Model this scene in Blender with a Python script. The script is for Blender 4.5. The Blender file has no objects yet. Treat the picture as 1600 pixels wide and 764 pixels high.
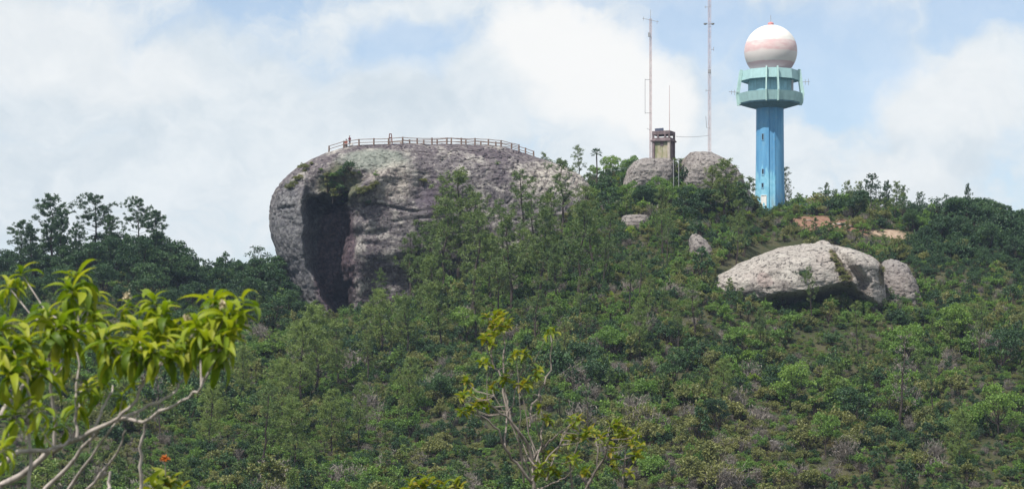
import bpy, bmesh, math, random
import numpy as np
from mathutils import Vector, Matrix, Euler
from mathutils.bvhtree import BVHTree

SC = bpy.context.scene
COL = SC.collection
PI = math.pi
RAD = math.radians

# ------------------------------------------------------------------ camera
F = 3200.0            # focal length in photograph pixels (1600 wide)
HV = 600.0            # pixel row of the horizon
cam_d = bpy.data.cameras.new('camera')
cam = bpy.data.objects.new('camera', cam_d)
COL.objects.link(cam)
cam.location = (0, 0, 0)
cam.rotation_euler = (PI / 2, 0, 0)
cam_d.sensor_width = 36.0
cam_d.lens = 36.0 * F / 1600.0
cam_d.shift_y = (HV - 382.0) / 1600.0
cam_d.clip_start = 0.1
cam_d.clip_end = 20000
cam_d.dof.use_dof = True
cam_d.dof.focus_distance = 330.0
cam_d.dof.aperture_fstop = 6.3
SC.camera = cam

# ------------------------------------------------------------------ light
SUN_EL, SUN_AZ = 58.0, 222.0      # azimuth clockwise from the view direction
SC.view_settings.view_transform = 'Standard'
SC.view_settings.look = 'None'
SC.view_settings.exposure = 0.22
SC.view_settings.gamma = 1.0
SC.view_settings.use_curve_mapping = False
SC.cycles.max_bounces = 6
SC.cycles.diffuse_bounces = 3
SC.cycles.transmission_bounces = 4
SC.cycles.volume_bounces = 0
sd = Vector((math.sin(RAD(SUN_AZ)) * math.cos(RAD(SUN_EL)), math.cos(RAD(SUN_AZ)) * math.cos(RAD(SUN_EL)), math.sin(RAD(SUN_EL))))
sun_d = bpy.data.lights.new('sun', 'SUN')
sun_d.energy = 5.0
sun_d.angle = RAD(0.53)
sun_d.color = (1.0, 0.945, 0.87)
sun = bpy.data.objects.new('sun', sun_d)
COL.objects.link(sun)
sun.rotation_euler = sd.to_track_quat('Z', 'Y').to_euler()
sun.location = (0, 0, 200)


class NT:
    """short-hand for building node trees"""
    def __init__(s, tree):
        s.t = tree; s.n = tree.nodes; s.l = tree.links

    def new(s, typ, **kw):
        n = s.n.new(typ)
        for k, v in kw.items():
            setattr(n, k, v)
        return n

    def put(s, sock, v):
        if v is None:
            return
        if isinstance(v, bpy.types.NodeSocket):
            s.l.new(v, sock)
        else:
            if hasattr(sock.default_value, '__len__') and not hasattr(v, '__len__'):
                v = (v,) * len(sock.default_value)
            if hasattr(sock.default_value, '__len__') and len(sock.default_value) == 4 and len(v) == 3:
                v = (*v, 1)
            sock.default_value = v

    def math(s, op, a, b=None, c=None, clamp=False):
        n = s.new('ShaderNodeMath', operation=op, use_clamp=clamp)
        s.put(n.inputs[0], a); s.put(n.inputs[1], b); s.put(n.inputs[2], c)
        return n.outputs[0]

    def vmath(s, op, a, b=None):
        n = s.new('ShaderNodeVectorMath', operation=op)
        s.put(n.inputs[0], a); s.put(n.inputs[1], b)
        return n.outputs['Value'] if op in ('LENGTH', 'DOT_PRODUCT', 'DISTANCE') else n.outputs[0]

    def mix(s, f, a, b, blend='MIX'):
        n = s.new('ShaderNodeMix', data_type='RGBA', blend_type=blend)
        s.put(n.inputs[0], f); s.put(n.inputs[6], a); s.put(n.inputs[7], b)
        return n.outputs[2]

    def noise(s, vec, scale, detail=3, rough=0.55, dist=0.0):
        n = s.new('ShaderNodeTexNoise')
        s.put(n.inputs['Vector'], vec)
        n.inputs['Scale'].default_value = scale; n.inputs['Detail'].default_value = detail
        n.inputs['Roughness'].default_value = rough; n.inputs['Distortion'].default_value = dist
        return n.outputs['Fac']

    def step(s, v, a, b, lo=0.0, hi=1.0):
        n = s.new('ShaderNodeMapRange', interpolation_type='SMOOTHSTEP', clamp=True)
        s.put(n.inputs[0], v); s.put(n.inputs[1], a); s.put(n.inputs[2], b); s.put(n.inputs[3], lo); s.put(n.inputs[4], hi)
        return n.outputs[0]

    def scale(s, vec, sc):
        return s.vmath('MULTIPLY', vec, sc)


# ------------------------------------------------------------------ world: blue sky with broken cloud
world = bpy.data.worlds.new('World')
SC.world = world
world.use_nodes = True
world.node_tree.nodes.clear()
W = NT(world.node_tree)
sky = W.new('ShaderNodeTexSky', sky_type='NISHITA')
sky.sun_disc = False
sky.sun_elevation = RAD(SUN_EL)
sky.sun_rotation = RAD(SUN_AZ)
sky.altitude = 1100
sky.dust_density = 2.0
SKYS = 0.14
D = W.new('ShaderNodeTexCoord').outputs['Generated']
DN = W.vmath('NORMALIZE', D)


def dirpx(u, v):
    return Vector(((u - 800) / F, 1, (HV - v) / F)).normalized()


def blob(u, v, ru, rv, warp):
    """soft round cloud lobe about a direction of the sky, ru x rv in photograph pixels"""
    d = W.vmath('SUBTRACT', warp, tuple(dirpx(u, v)))
    d = W.vmath('MULTIPLY', d, (F / ru, F / ru, F / rv))
    return W.step(W.vmath('LENGTH', d), 1.0, 0.45)


# edges of the clouds are frayed by a noise that displaces the direction
wn = W.new('ShaderNodeTexNoise')
W.put(wn.inputs['Vector'], DN)
wn.inputs['Scale'].default_value = 26; wn.inputs['Detail'].default_value = 5; wn.inputs['Roughness'].default_value = 0.55
wv = W.vmath('MULTIPLY', W.vmath('SUBTRACT', wn.outputs['Color'], (0.5, 0.5, 0.5)), (0.045, 0.045, 0.045))
DW = W.vmath('ADD', DN, wv)
soft = W.noise(W.scale(DW, (1, 1, 1.7)), 9.0, 6, 0.55)
fine = W.noise(W.scale(DW, (1, 1, 1.5)), 34.0, 6, 0.6)
veil = W.math('MULTIPLY', W.step(W.math('ADD', W.math('MULTIPLY', soft, 0.75), W.math('MULTIPLY', fine, 0.25)), 0.30, 0.56), 0.95)


def union(lst):
    o = lst[0]
    for x in lst[1:]:
        o = W.math('MAXIMUM', o, x)
    return o


cum = union([blob(860, 75, 150, 135, DW), blob(900, 130, 170, 110, DW), blob(1010, 180, 180, 110, DW), blob(760, 150, 140, 130, DW),
             blob(1480, 190, 160, 150, DW), blob(1560, 120, 130, 110, DW), blob(1420, 280, 190, 120, DW), blob(1150, 270, 200, 110, DW),
             blob(330, 170, 330, 180, DW), blob(60, 110, 280, 200, DW), blob(600, 190, 260, 150, DW), blob(120, 300, 340, 160, DW)])
blue = union([blob(1290, 90, 210, 120, DW), blob(1090, 40, 130, 90, DW), blob(640, 60, 130, 60, DW), blob(1540, 30, 150, 60, DW)])
veil2 = W.math('MULTIPLY', veil, W.math('SUBTRACT', 1.0, W.math('MULTIPLY', blue, 0.6)))
cover = W.math('MAXIMUM', W.math('MAXIMUM', veil2, 0.32), W.math('MULTIPLY', cum, 0.95))
bright = union([blob(872, 70, 135, 105, DW), blob(945, 130, 140, 100, DW), blob(1020, 175, 110, 60, DW),  W.math('MULTIPLY', union([blob(85, 70, 190, 90, DW), blob(215, 120, 150, 70, DW), blob(1430, 140, 130, 80, DW), blob(1410, 275, 130, 70, DW), blob(1500, 150, 130, 90, DW)]), 0.45)])
tone = W.math('ADD', W.math('MULTIPLY', fine, 0.45), W.math('MULTIPLY', soft, 0.55))
ccol = W.mix(W.step(tone, 0.32, 0.66), (0.575, 0.645, 0.695, 1), (0.765, 0.80, 0.815, 1))
ccol = W.mix(W.math('MULTIPLY', bright, 0.9), ccol, (0.88, 0.87, 0.845, 1))
bg1 = W.new('ShaderNodeBackground'); W.put(bg1.inputs[0], sky.outputs[0]); bg1.inputs[1].default_value = SKYS
bg2 = W.new('ShaderNodeBackground'); W.put(bg2.inputs[0], ccol); bg2.inputs[1].default_value = 1.0
mx = W.new('ShaderNodeMixShader')
W.put(mx.inputs[0], cover); W.l.new(bg1.outputs[0], mx.inputs[1]); W.l.new(bg2.outputs[0], mx.inputs[2])
wo = W.new('ShaderNodeOutputWorld')
W.l.new(mx.outputs[0], wo.inputs[0])


# ------------------------------------------------------------------ small helpers
def P(u, v, Y):
    """the world point at distance Y that the photograph shows at pixel (u, v)"""
    return Vector(((u - 800) * Y / F, Y, (HV - v) * Y / F))


def px(w):
    return (w[0] / w[1] * F + 800, HV - w[2] / w[1] * F)


def _hash(ix, iy, iz):
    h = (ix.astype(np.int64) * 374761393 + iy.astype(np.int64) * 668265263 + iz.astype(np.int64) * 2147483647 + 1013904223) & 0xFFFFFFFF
    h = ((h ^ (h >> 13)) * 1274126177) & 0xFFFFFFFF
    h = ((h ^ (h >> 16)) * 2246822519) & 0xFFFFFFFF
    return ((h ^ (h >> 15)) & 0xFFFFFF) / float(0xFFFFFF)


def vnoise(p):
    p = np.asarray(p, float)
    i = np.floor(p).astype(np.int64); f = p - i; f = f * f * (3 - 2 * f)
    r = 0
    for dx in (0, 1):
        for dy in (0, 1):
            for dz in (0, 1):
                w = (f[:, 0] if dx else 1 - f[:, 0]) * (f[:, 1] if dy else 1 - f[:, 1]) * (f[:, 2] if dz else 1 - f[:, 2])
                r = r + w * _hash(i[:, 0] + dx, i[:, 1] + dy, i[:, 2] + dz)
    return r * 2 - 1


def fbm(p, oct=4, gain=0.5):
    a, s, r = 1.0, 0.0, 0
    p = np.asarray(p, float)
    for k in range(oct):
        r = r + a * vnoise(p * (2.03 ** k) + 17.3 * k); s += a; a *= gain
    return r / s


def sstep(a, b, x):
    t = np.clip((x - a) / (b - a), 0, 1)
    return t * t * (3 - 2 * t)


def fast_mesh(name, verts, faces, mats=(), mat_idx=None, smooth=False):
    """faces: (M,k) array of one polygon size, or a list of such arrays"""
    me = bpy.data.meshes.new(name)
    verts = np.asarray(verts, np.float32)
    fl = faces if isinstance(faces, list) else [faces]
    fl = [np.asarray(f, np.int32) for f in fl if len(f)]
    me.vertices.add(len(verts)); me.vertices.foreach_set('co', verts.ravel())
    loops = np.concatenate([f.ravel() for f in fl])
    tot = np.concatenate([np.full(len(f), f.shape[1], np.int32) for f in fl])
    start = np.concatenate([[0], np.cumsum(tot)[:-1]]).astype(np.int32)
    me.loops.add(len(loops)); me.loops.foreach_set('vertex_index', loops)
    me.polygons.add(len(tot)); me.polygons.foreach_set('loop_start', start); me.polygons.foreach_set('loop_total', tot)
    for m in mats:
        me.materials.append(m)
    if mat_idx is not None:
        me.polygons.foreach_set('material_index', np.asarray(mat_idx, np.int32))
    me.polygons.foreach_set('use_smooth', np.full(len(tot), bool(smooth)))
    me.update(calc_edges=True)
    return me


class MB:
    """collects quads (and n-gons through boxes/tubes) into one mesh"""
    def __init__(s):
        s.v = []; s.f = []; s.m = []; s.n = 0

    def add(s, v, f, mi=0):
        v = np.asarray(v, float); f = np.asarray(f, int)
        s.v.append(v); s.f.append(f + s.n); s.m.append(np.full(len(f), mi)); s.n += len(v)

    def box(s, c, d, rz=0.0, mi=0, mat=None):
        x, y, z = d[0] / 2, d[1] / 2, d[2] / 2
        v = np.array([(-x, -y, -z), (x, -y, -z), (x, y, -z), (-x, y, -z), (-x, -y, z), (x, -y, z), (x, y, z), (-x, y, z)])
        if rz:
            ca, sa = math.cos(rz), math.sin(rz)
            v = v @ np.array([(ca, sa, 0), (-sa, ca, 0), (0, 0, 1)])
        if mat is not None:
            v = v @ np.array(mat.to_3x3()).T
        s.add(v + np.array(c), [(0, 3, 2, 1), (4, 5, 6, 7), (0, 1, 5, 4), (1, 2, 6, 5), (2, 3, 7, 6), (3, 0, 4, 7)], mi)

    def tube(s, pts, rad, n=5, mi=0, cap=False):
        pts = [Vector(p) for p in pts]
        if not hasattr(rad, '__len__'):
            rad = [rad] * len(pts)
        rings = []
        t0 = (pts[1] - pts[0]).normalized()
        a = t0.orthogonal().normalized()
        for i, p in enumerate(pts):
            t = (pts[min(i + 1, len(pts) - 1)] - pts[max(i - 1, 0)]).normalized()
            a = (a - t * a.dot(t)).normalized(); b = t.cross(a)
            rings.append([p + (a * math.cos(2 * PI * k / n) + b * math.sin(2 * PI * k / n)) * rad[i] for k in range(n)])
        v = np.array([tuple(q) for r in rings for q in r])
        f = [(i * n + k, i * n + (k + 1) % n, (i + 1) * n + (k + 1) % n, (i + 1) * n + k) for i in range(len(pts) - 1) for k in range(n)]
        if cap and n == 4:
            f += [(3, 2, 1, 0), tuple((len(pts) - 1) * 4 + k for k in range(4))]
        s.add(v, f, mi)

    def lathe(s, prof, n=32, mi=0, ang=None):
        """prof: [(r, z)]; ang: optional list of polygon corner angles"""
        A = ang or [2 * PI * k / n for k in range(n)]
        n = len(A)
        v = [(r * math.cos(t), r * math.sin(t), z) for r, z in prof for t in A]
        f = [(i * n + k, i * n + (k + 1) % n, (i + 1) * n + (k + 1) % n, (i + 1) * n + k) for i in range(len(prof) - 1) for k in range(n)]
        s.add(v, f, mi)

    def mesh(s, name, mats, smooth=False):
        return fast_mesh(name, np.concatenate(s.v), np.concatenate(s.f), mats, np.concatenate(s.m), smooth)


def link(name, me, parent=None, loc=None):
    o = bpy.data.objects.new(name, me)
    COL.objects.link(o)
    if parent is not None:
        o.parent = parent
    if loc is not None:
        o.location = loc
    return o


def tag(o, label=None, cat=None, group=None, kind=None):
    if label: o['label'] = label
    if cat: o['category'] = cat
    if group: o['group'] = group
    if kind: o['kind'] = kind
    return o


def thing(name, loc, label, cat, group=None, rz=0.0):
    o = bpy.data.objects.new(name, None)
    o.empty_display_size = 0.3
    COL.objects.link(o)
    o.location = loc; o.rotation_euler = (0, 0, rz)
    return tag(o, label, cat, group)


def bevel(o, w, seg=2):
    m = o.modifiers.new('bevel', 'BEVEL'); m.width = w; m.segments = seg; m.limit_method = 'ANGLE'
    return o


# ------------------------------------------------------------------ materials
def new_mat(name):
    m = bpy.data.materials.new(name)
    m.use_nodes = True
    m.node_tree.nodes.clear()
    return m, NT(m.node_tree)


def finish(m, N, shader, disp=None):
    o = N.new('ShaderNodeOutputMaterial')
    N.l.new(shader, o.inputs[0])
    return m


def principled(N, col, rough=0.8, spec=0.25, bump=None, bstr=0.3, bdist=0.05, metal=0.0):
    p = N.new('ShaderNodeBsdfPrincipled')
    N.put(p.inputs['Base Color'], col); N.put(p.inputs['Roughness'], rough)
    p.inputs['Specular IOR Level'].default_value = spec
    p.inputs['Metallic'].default_value = metal
    if bump is not None:
        b = N.new('ShaderNodeBump')
        b.inputs['Strength'].default_value = bstr; b.inputs['Distance'].default_value = bdist
        N.put(b.inputs['Height'], bump)
        N.l.new(b.outputs[0], p.inputs['Normal'])
    return p.outputs[0]


def ramp(N, fac, stops):
    n = N.new('ShaderNodeValToRGB')
    e = n.color_ramp.elements
    while len(e) < len(stops):
        e.new(0.5)
    for x, (pos, c) in zip(e, stops):
        x.position = pos; x.color = (*c, 1)
    N.put(n.inputs[0], fac)
    return n.outputs[0]


def foliage(name, cols, transl=0.30, nscale=0.9, gloss=0.5):
    """leaves: the tint varies from plant to plant and from spray to spray"""
    m, N = new_mat(name)
    rnd = N.new('ShaderNodeObjectInfo').outputs['Random']
    oc = N.new('ShaderNodeTexCoord').outputs['Object']
    n1 = N.noise(oc, nscale, 3, 0.6)
    f = N.math('ADD', N.math('MULTIPLY', rnd, 0.6), N.math('MULTIPLY', N.step(n1, 0.3, 0.7), 0.4))
    k = len(cols)
    c = ramp(N, f, [(i / (k - 1), cc) for i, cc in enumerate(cols)])
    geo = N.new('ShaderNodeNewGeometry').outputs['Random Per Island']
    c = N.mix(1.0, c, ramp(N, geo, [(0.0, (0.70, 0.72, 0.68)), (1.0, (1.3, 1.28, 1.2))]), 'MULTIPLY')
    p = principled(N, c, gloss, 0.3)
    t = N.new('ShaderNodeBsdfTranslucent')
    N.put(t.inputs[0], N.mix(1.0, c, (1.3, 1.3, 0.8), 'MULTIPLY'))
    mx = N.new('ShaderNodeMixShader'); mx.inputs[0].default_value = transl
    N.l.new(p, mx.inputs[1]); N.l.new(t.outputs[0], mx.inputs[2])
    return finish(m, N, mx.outputs[0])


def rock_mat(name, base, pale, dark, lichen=0.5, streak=0.4, warm=(0.23, 0.19, 0.165), sc=1.0):
    m, N = new_mat(name)
    oc = N.new('ShaderNodeTexCoord').outputs['Object']
    big = N.noise(oc, 0.11 * sc, 5, 0.6)
    mid = N.noise(oc, 0.55 * sc, 6, 0.65)
    speck = N.noise(oc, 2.6 * sc, 5, 0.7)
    stre = N.noise(N.scale(oc, (1.3, 1.3, 0.14)), 1.3 * sc, 5, 0.6)
    strat = N.noise(N.scale(oc, (0.15, 0.15, 1.4)), 0.55 * sc, 4, 0.6, 0.4)
    c = N.mix(N.step(big, 0.35, 0.65), base, warm)
    c = N.mix(N.math('MULTIPLY', N.step(mid, 0.48, 0.68), lichen), c, pale)
    c = N.mix(N.math('MULTIPLY', N.step(speck, 0.55, 0.70), lichen), c, pale)
    c = N.mix(N.math('MULTIPLY', N.step(stre, 0.52, 0.70), streak), c, dark)
    c = N.mix(N.math('MULTIPLY', N.step(strat, 0.56, 0.72), streak), c, dark)
    pit = N.noise(N.scale(oc, (1, 1, 1.3)), 1.9, 3, 0.6)
    c = N.mix(N.math('MULTIPLY', N.step(speck, 0.46, 0.36), 0.8), c, dark)
    c = N.mix(N.math('MULTIPLY', N.step(pit, 0.40, 0.30), 0.85), c, dark)
    h = N.math('ADD', N.math('ADD', mid, N.math('MULTIPLY', speck, 0.45)), N.math('MULTIPLY', strat, 0.5))
    return finish(m, N, principled(N, c, 0.95, 0.1, N.math('ADD', h, N.math('MULTIPLY', N.step(pit, 0.30, 0.42), 0.6)), 1.0, 0.6))


def plain(name, col, rough=0.7, spec=0.3, var=0.2, nsc=3.0, metal=0.0, rust=None, rust_amt=0.0, bdist=0.02):
    m, N = new_mat(name)
    oc = N.new('ShaderNodeTexCoord').outputs['Object']
    n = N.noise(oc, nsc, 5, 0.6)
    st = N.noise(N.scale(oc, (2.5, 2.5, 0.25)), nsc * 0.8, 4, 0.6)
    f = N.math('ADD', N.math('MULTIPLY', n, 0.5), N.math('MULTIPLY', st, 0.5))
    c = N.mix(N.step(f, 0.3, 0.7), tuple(x * (1 - var) for x in col), tuple(min(1, x * (1 + var)) for x in col))
    if rust:
        c = N.mix(N.math('MULTIPLY', N.step(n, 0.52, 0.66), rust_amt), c, rust)
    return finish(m, N, principled(N, c, rough, spec, f, 0.3, bdist, metal))


M = {}
# leaves
M['pine'] = foliage('pine_needles', [(0.072, 0.121, 0.042), (0.113, 0.167, 0.053), (0.181, 0.225, 0.066)], 0.22, 0.5)
M['pine_pale'] = foliage('pale_pine_needles', [(0.111, 0.168, 0.052), (0.156, 0.217, 0.063), (0.202, 0.259, 0.074)], 0.25, 0.5)
M['deep'] = foliage('deep_green_leaves', [(0.030, 0.062, 0.032), (0.048, 0.097, 0.042), (0.076, 0.138, 0.050)], 0.22)
M['mid'] = foliage('mid_green_leaves', [(0.091, 0.168, 0.042), (0.130, 0.225, 0.051), (0.189, 0.285, 0.059)], 0.3)
M['lime'] = foliage('lime_green_leaves', [(0.180, 0.267, 0.036), (0.234, 0.319, 0.040), (0.288, 0.364, 0.045)], 0.35)
M['olive'] = foliage('olive_leaves', [(0.128, 0.147, 0.055), (0.176, 0.189, 0.067), (0.223, 0.224, 0.086)], 0.25)
M['grey'] = foliage('grey_twigs', [(0.150, 0.130, 0.126), (0.198, 0.174, 0.166), (0.258, 0.222, 0.204)], 0.1)
M['straw'] = foliage('dry_grass', [(0.144, 0.137, 0.064), (0.209, 0.180, 0.092), (0.274, 0.230, 0.132)], 0.25)
M['bark'] = plain('pine_bark', (0.060, 0.048, 0.042), 0.95, 0.1, 0.35, 6)
M['bark_pale'] = plain('pale_bark', (0.19, 0.165, 0.145), 0.9, 0.15, 0.3, 6)
M['stem'] = plain('brown_stems', (0.07, 0.055, 0.045), 0.95, 0.1, 0.3, 6)

# ------------------------------------------------------------------ terrain
RIDGE = [(-2500, 470), (-600, 455), (-200, 440), (0, 436), (100, 424), (200, 414), (260, 424), (300, 446), (345, 446), (400, 432), (440, 452), (520, 480), (600, 462),
         (680, 420), (760, 378), (860, 330), (920, 296), (1000, 282), (1080, 280), (1150, 306), (1200, 337), (1300, 342), (1380, 352), (1450, 362),
         (1520, 356), (1600, 376), (1750, 400), (2200, 440), (4500, 470)]
RU, RV = np.array(RIDGE, float).T
YB, YR, VB = 222.0, 355.0, 800.0
ZB = (HV - VB) / F * YB


def ground_z(x, y):
    x = np.asarray(x, float); y = np.asarray(y, float)
    ys = np.maximum(y, 60.0)
    u = x / np.clip(ys, 150, 360) * F + 800
    zr = (HV - np.interp(u, RU, RV)) / F * YR
    t = (y - YB) / (YR - YB)
    up = ZB + (zr - ZB) * np.clip(t, 0, 1) ** 1.0
    back = np.where(t > 1, np.minimum((y - YR) * 0.11, 1.7) - np.maximum(y - YR - 22, 0) * 0.20, 0.0)
    back = np.maximum(back, -zr - 40)
    near = np.interp(y, [-2000, -100, 0, 12, 40, 100, 150, 185, YB], [-6, -3, -1.7, -1.7, -4.2, -14, -18.5, -18.0, ZB])
    z = np.where(y < YB, near, up + back)
    n = fbm(np.stack([x * 0.05, y * 0.05, x * 0], -1).reshape(-1, 3), 4).reshape(z.shape)
    return z + n * 1.3 * np.clip((y - 60) / 100, 0, 1) * np.clip((2000 - y) / 1000, 0.2, 1)


def axis(lo, hi, fine, outer, k=14):
    core = np.arange(lo, hi + 1e-6, fine)
    g = np.geomspace(fine, outer, k)
    return np.concatenate([(lo - np.cumsum(g))[::-1], core, hi + np.cumsum(g)])


gx = axis(-130, 130, 2.0, 300); gy = axis(2, 420, 2.0, 300)
GX, GY = np.meshgrid(gx, gy)
GZ = ground_z(GX, GY)
gv = np.stack([GX, GY, GZ], -1).reshape(-1, 3)
nx_, ny_ = len(gx), len(gy)
ii = (np.arange(ny_ - 1)[:, None] * nx_ + np.arange(nx_ - 1)[None]).ravel()
gf = np.stack([ii, ii + 1, ii + nx_ + 1, ii + nx_], -1)

m, N = new_mat('hillside_soil')
oc = N.new('ShaderNodeTexCoord').outputs['Object']
n1 = N.noise(oc, 0.22, 5, 0.6); n2 = N.noise(oc, 1.3, 5, 0.65)
c = N.mix(N.step(n1, 0.35, 0.65), (0.040, 0.048, 0.022), (0.075, 0.070, 0.040))
c = N.mix(N.math('MULTIPLY', N.step(n2, 0.5, 0.7), 0.6), c, (0.035, 0.035, 0.025))


def patch_mask(u, v, Y, rx, ry):
    p = P(u, v, Y)
    d = N.vmath('MULTIPLY', N.vmath('SUBTRACT', oc, tuple(p)), (1 / rx, 1 / ry, 0))
    return N.step(N.math('ADD', N.vmath('LENGTH', d), N.math('MULTIPLY', N.math('SUBTRACT', n2, 0.5), 1.8)), 1.05, 0.75)


red = N.math('MAXIMUM', patch_mask(1272, 343, 352, 4.6, 6.5), patch_mask(1325, 353, 350, 4.2, 5))
c = N.mix(red, c, N.mix(N.step(n2, 0.4, 0.6), (0.16, 0.085, 0.065), (0.24, 0.155, 0.105)))
sand = N.math('MAXIMUM', patch_mask(1385, 362, 350, 3.6, 3), patch_mask(1440, 385, 344, 4.2, 3))
c = N.mix(sand, c, N.mix(N.step(n2, 0.4, 0.6), (0.25, 0.18, 0.13), (0.36, 0.28, 0.21)))
M['soil'] = finish(m, N, principled(N, c, 0.95, 0.05, n2, 0.6, 0.3))
ground = link('ground', fast_mesh('ground', gv, gf, [M['soil']], smooth=True))
tag(ground, 'scrub covered hillside rising to a rocky ridge', kind='structure')

BV = {'ground': BVHTree.FromPolygons(gv.tolist(), gf.tolist())}


def hit(u, v, keys=('ground',)):
    """first point met by the view ray through pixel (u, v)"""
    d = Vector(((u - 800) / F, 1, (HV - v) / F)).normalized()
    best, bn = None, None
    for k in keys:
        l, n, i, dist = BV[k].ray_cast(Vector((0, 0, 0)), d)
        if l is not None and dist > 60 and (best is None or dist < best[1]):
            best = (l, dist); bn = n
    return (best[0], bn) if best else (None, None)


def down(x, y, keys=('ground',)):
    z = None
    for k in keys:
        l, n, i, dist = BV[k].ray_cast(Vector((x, y, 200)), Vector((0, 0, -1)))
        if l is not None and (z is None or l.z > z):
            z = l.z
    return z if z is not None else float(ground_z(np.array([x]), np.array([y]))[0])


# ------------------------------------------------------------------ rocks built from stacked outlines
def make_rock(name, key, slices, Y0, mats, label, deform=None, e=2.4, nt=160, nh=80, amp=0.5, freq=0.25, strata=0.0, seed=0, front=None, matf=None, cat='boulder', fine=0.0, pits=0.0):
    """slices: (row v, left u, right u, half depth, depth shift) from the foot to the top"""
    S = np.array([(s + (0.0,))[:5] if len(s) == 4 else s for s in slices], float)
    k = np.linspace(0, len(S) - 1, nh)
    cols = [np.interp(k, np.arange(len(S)), S[:, j]) for j in range(5)]
    v, uL, uR, dp, ys = cols
    # round the joints between the outlines
    for arr in (uL, uR, dp, ys):
        a = arr.copy()
        arr[1:-1] = (a[:-2] + 2 * a[1:-1] + a[2:]) / 4
    th = np.linspace(0, 2 * PI, nt, endpoint=False)
    cx, sx = np.cos(th), np.sin(th)
    ex = np.sign(cx) * np.abs(cx) ** (2 / e); ey = np.sign(sx) * np.abs(sx) ** (2 / e)
    U = ((uL + uR) / 2)[:, None] + ((uR - uL) / 2)[:, None] * ex[None]
    X = (U - 800) * Y0 / F
    Yy = Y0 + ys[:, None] + dp[:, None] * ey[None]
    V = np.repeat(v[:, None], nt, 1)
    Z = (HV - V) * Y0 / F
    frontw = np.clip(-ey, 0, 1)[None].repeat(nh, 0)
    if deform is not None:
        Yy = Yy + deform(U, V, frontw)
    p = np.stack([X, Yy, Z], -1).reshape(-1, 3)
    c0 = np.array([p[:, 0].mean(), Y0, p[:, 2].min()])
    rad = np.stack([(X - X.mean(1, keepdims=True)), (Yy - Y0) * 1.0, np.repeat(np.linspace(-0.3, 1, nh)[:, None] * 3, nt, 1)], -1).reshape(-1, 3)
    rad /= np.linalg.norm(rad, axis=1, keepdims=True) + 1e-6
    q = p * freq + seed * 31.7
    d = amp * fbm(q, 4)
    if fine:
        rdg = 1 - np.abs(fbm(p * freq * 3.1 + seed * 7.1, 3)) * 2
        d = d - fine * np.clip(rdg - 0.55, 0, 1) * 2 + fine * 0.5 * fbm(p * freq * 7, 3)
    if pits:
        a1 = fbm(p * np.array([1.0, 1.0, 0.75]) * 0.85 + 5.0, 3); a2 = fbm(p * np.array([1, 1, 1.5]) * 1.9 + 9.0, 3)
        d = d + pits * 0.9 * a1 - pits * 1.5 * np.clip(-a2 - 0.18, 0, 1) + pits * 0.5 * a2
        a3 = np.abs(fbm(p * np.array([0.35, 0.35, 0.6]) + 2.0, 3))
        d = d - pits * 1.6 * np.clip(0.07 - a3, 0, 1) / 0.07
    if strata:
        d = d + strata * fbm(np.stack([p[:, 0] * 0.06, p[:, 1] * 0.06, p[:, 2] * 0.9], -1) + seed, 3)
    edge = np.clip(np.minimum(k[:, None].repeat(nt, 1).ravel() * 0 + 1, 1), 0, 1)
    p = p + rad * (d * edge)[:, None]
    top = p.reshape(nh, nt, 3)[-1].mean(0)
    verts = np.concatenate([p, top[None]])
    a = (np.arange(nh - 1)[:, None] * nt + np.arange(nt)[None]).ravel()
    b = (np.arange(nh - 1)[:, None] * nt + (np.arange(nt)[None] + 1) % nt).ravel()
    quads = np.stack([a, b, b + nt, a + nt], -1)
    tl = (nh - 1) * nt
    tris = np.stack([tl + np.arange(nt), tl + (np.arange(nt) + 1) % nt, np.full(nt, nh * nt)], -1)
    BV[key] = BVHTree.FromPolygons(verts.tolist(), quads.tolist() + tris.tolist())
    mi = None
    if matf is not None:
        fc = verts[quads].mean(1)
        mi = np.concatenate([matf(fc), np.zeros(len(tris), int)])
    me = fast_mesh(name, verts - c0, [quads, tris], mats, mi, True)
    o = link(name, me, None, Vector(c0))
    return tag(o, label, cat)


M['rock'] = rock_mat('great_rock_stone', (0.150, 0.136, 0.140), (0.42, 0.395, 0.36), (0.042, 0.035, 0.045), 0.85, 0.65, (0.110, 0.092, 0.102), 0.62)
M['rock_pale'] = rock_mat('pale_boulder_stone', (0.35, 0.325, 0.295), (0.50, 0.475, 0.43), (0.10, 0.088, 0.088), 0.5, 0.30, (0.33, 0.295, 0.27), 0.75)
M['rock_mid'] = rock_mat('ridge_boulder_stone', (0.245, 0.225, 0.215), (0.41, 0.385, 0.355), (0.10, 0.085, 0.085), 0.5, 0.35, (0.205, 0.178, 0.165), 0.75)

# great rock: extra staining on top of its stone (grey-blue west face, green-grey cap, purple-black seeps, shade painted into the cleft)
m = M['rock']; N = NT(m.node_tree)
pb = [n_ for n_ in N.n if n_.type == 'BSDF_PRINCIPLED'][0]
base_c = pb.inputs['Base Color'].links[0].from_socket
gp = N.new('ShaderNodeNewGeometry').outputs['Position']
nz = N.noise(gp, 0.35, 5, 0.6)
nz2 = N.noise(gp, 1.6, 4, 0.65)


def stain_shade(col, u, v, ru, rv, amt, rough_edge=0.9, inner=0.6, Ys=340):
    # a patch of staining about a place on the south face; in the cleft, painted shade too
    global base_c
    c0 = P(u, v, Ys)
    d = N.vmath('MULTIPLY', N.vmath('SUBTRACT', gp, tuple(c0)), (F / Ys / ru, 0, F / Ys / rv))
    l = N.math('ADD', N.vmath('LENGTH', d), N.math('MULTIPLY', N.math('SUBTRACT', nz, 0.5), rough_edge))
    base_c = N.mix(N.math('MULTIPLY', N.step(l, 1.1, inner), amt), base_c, col)


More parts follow.
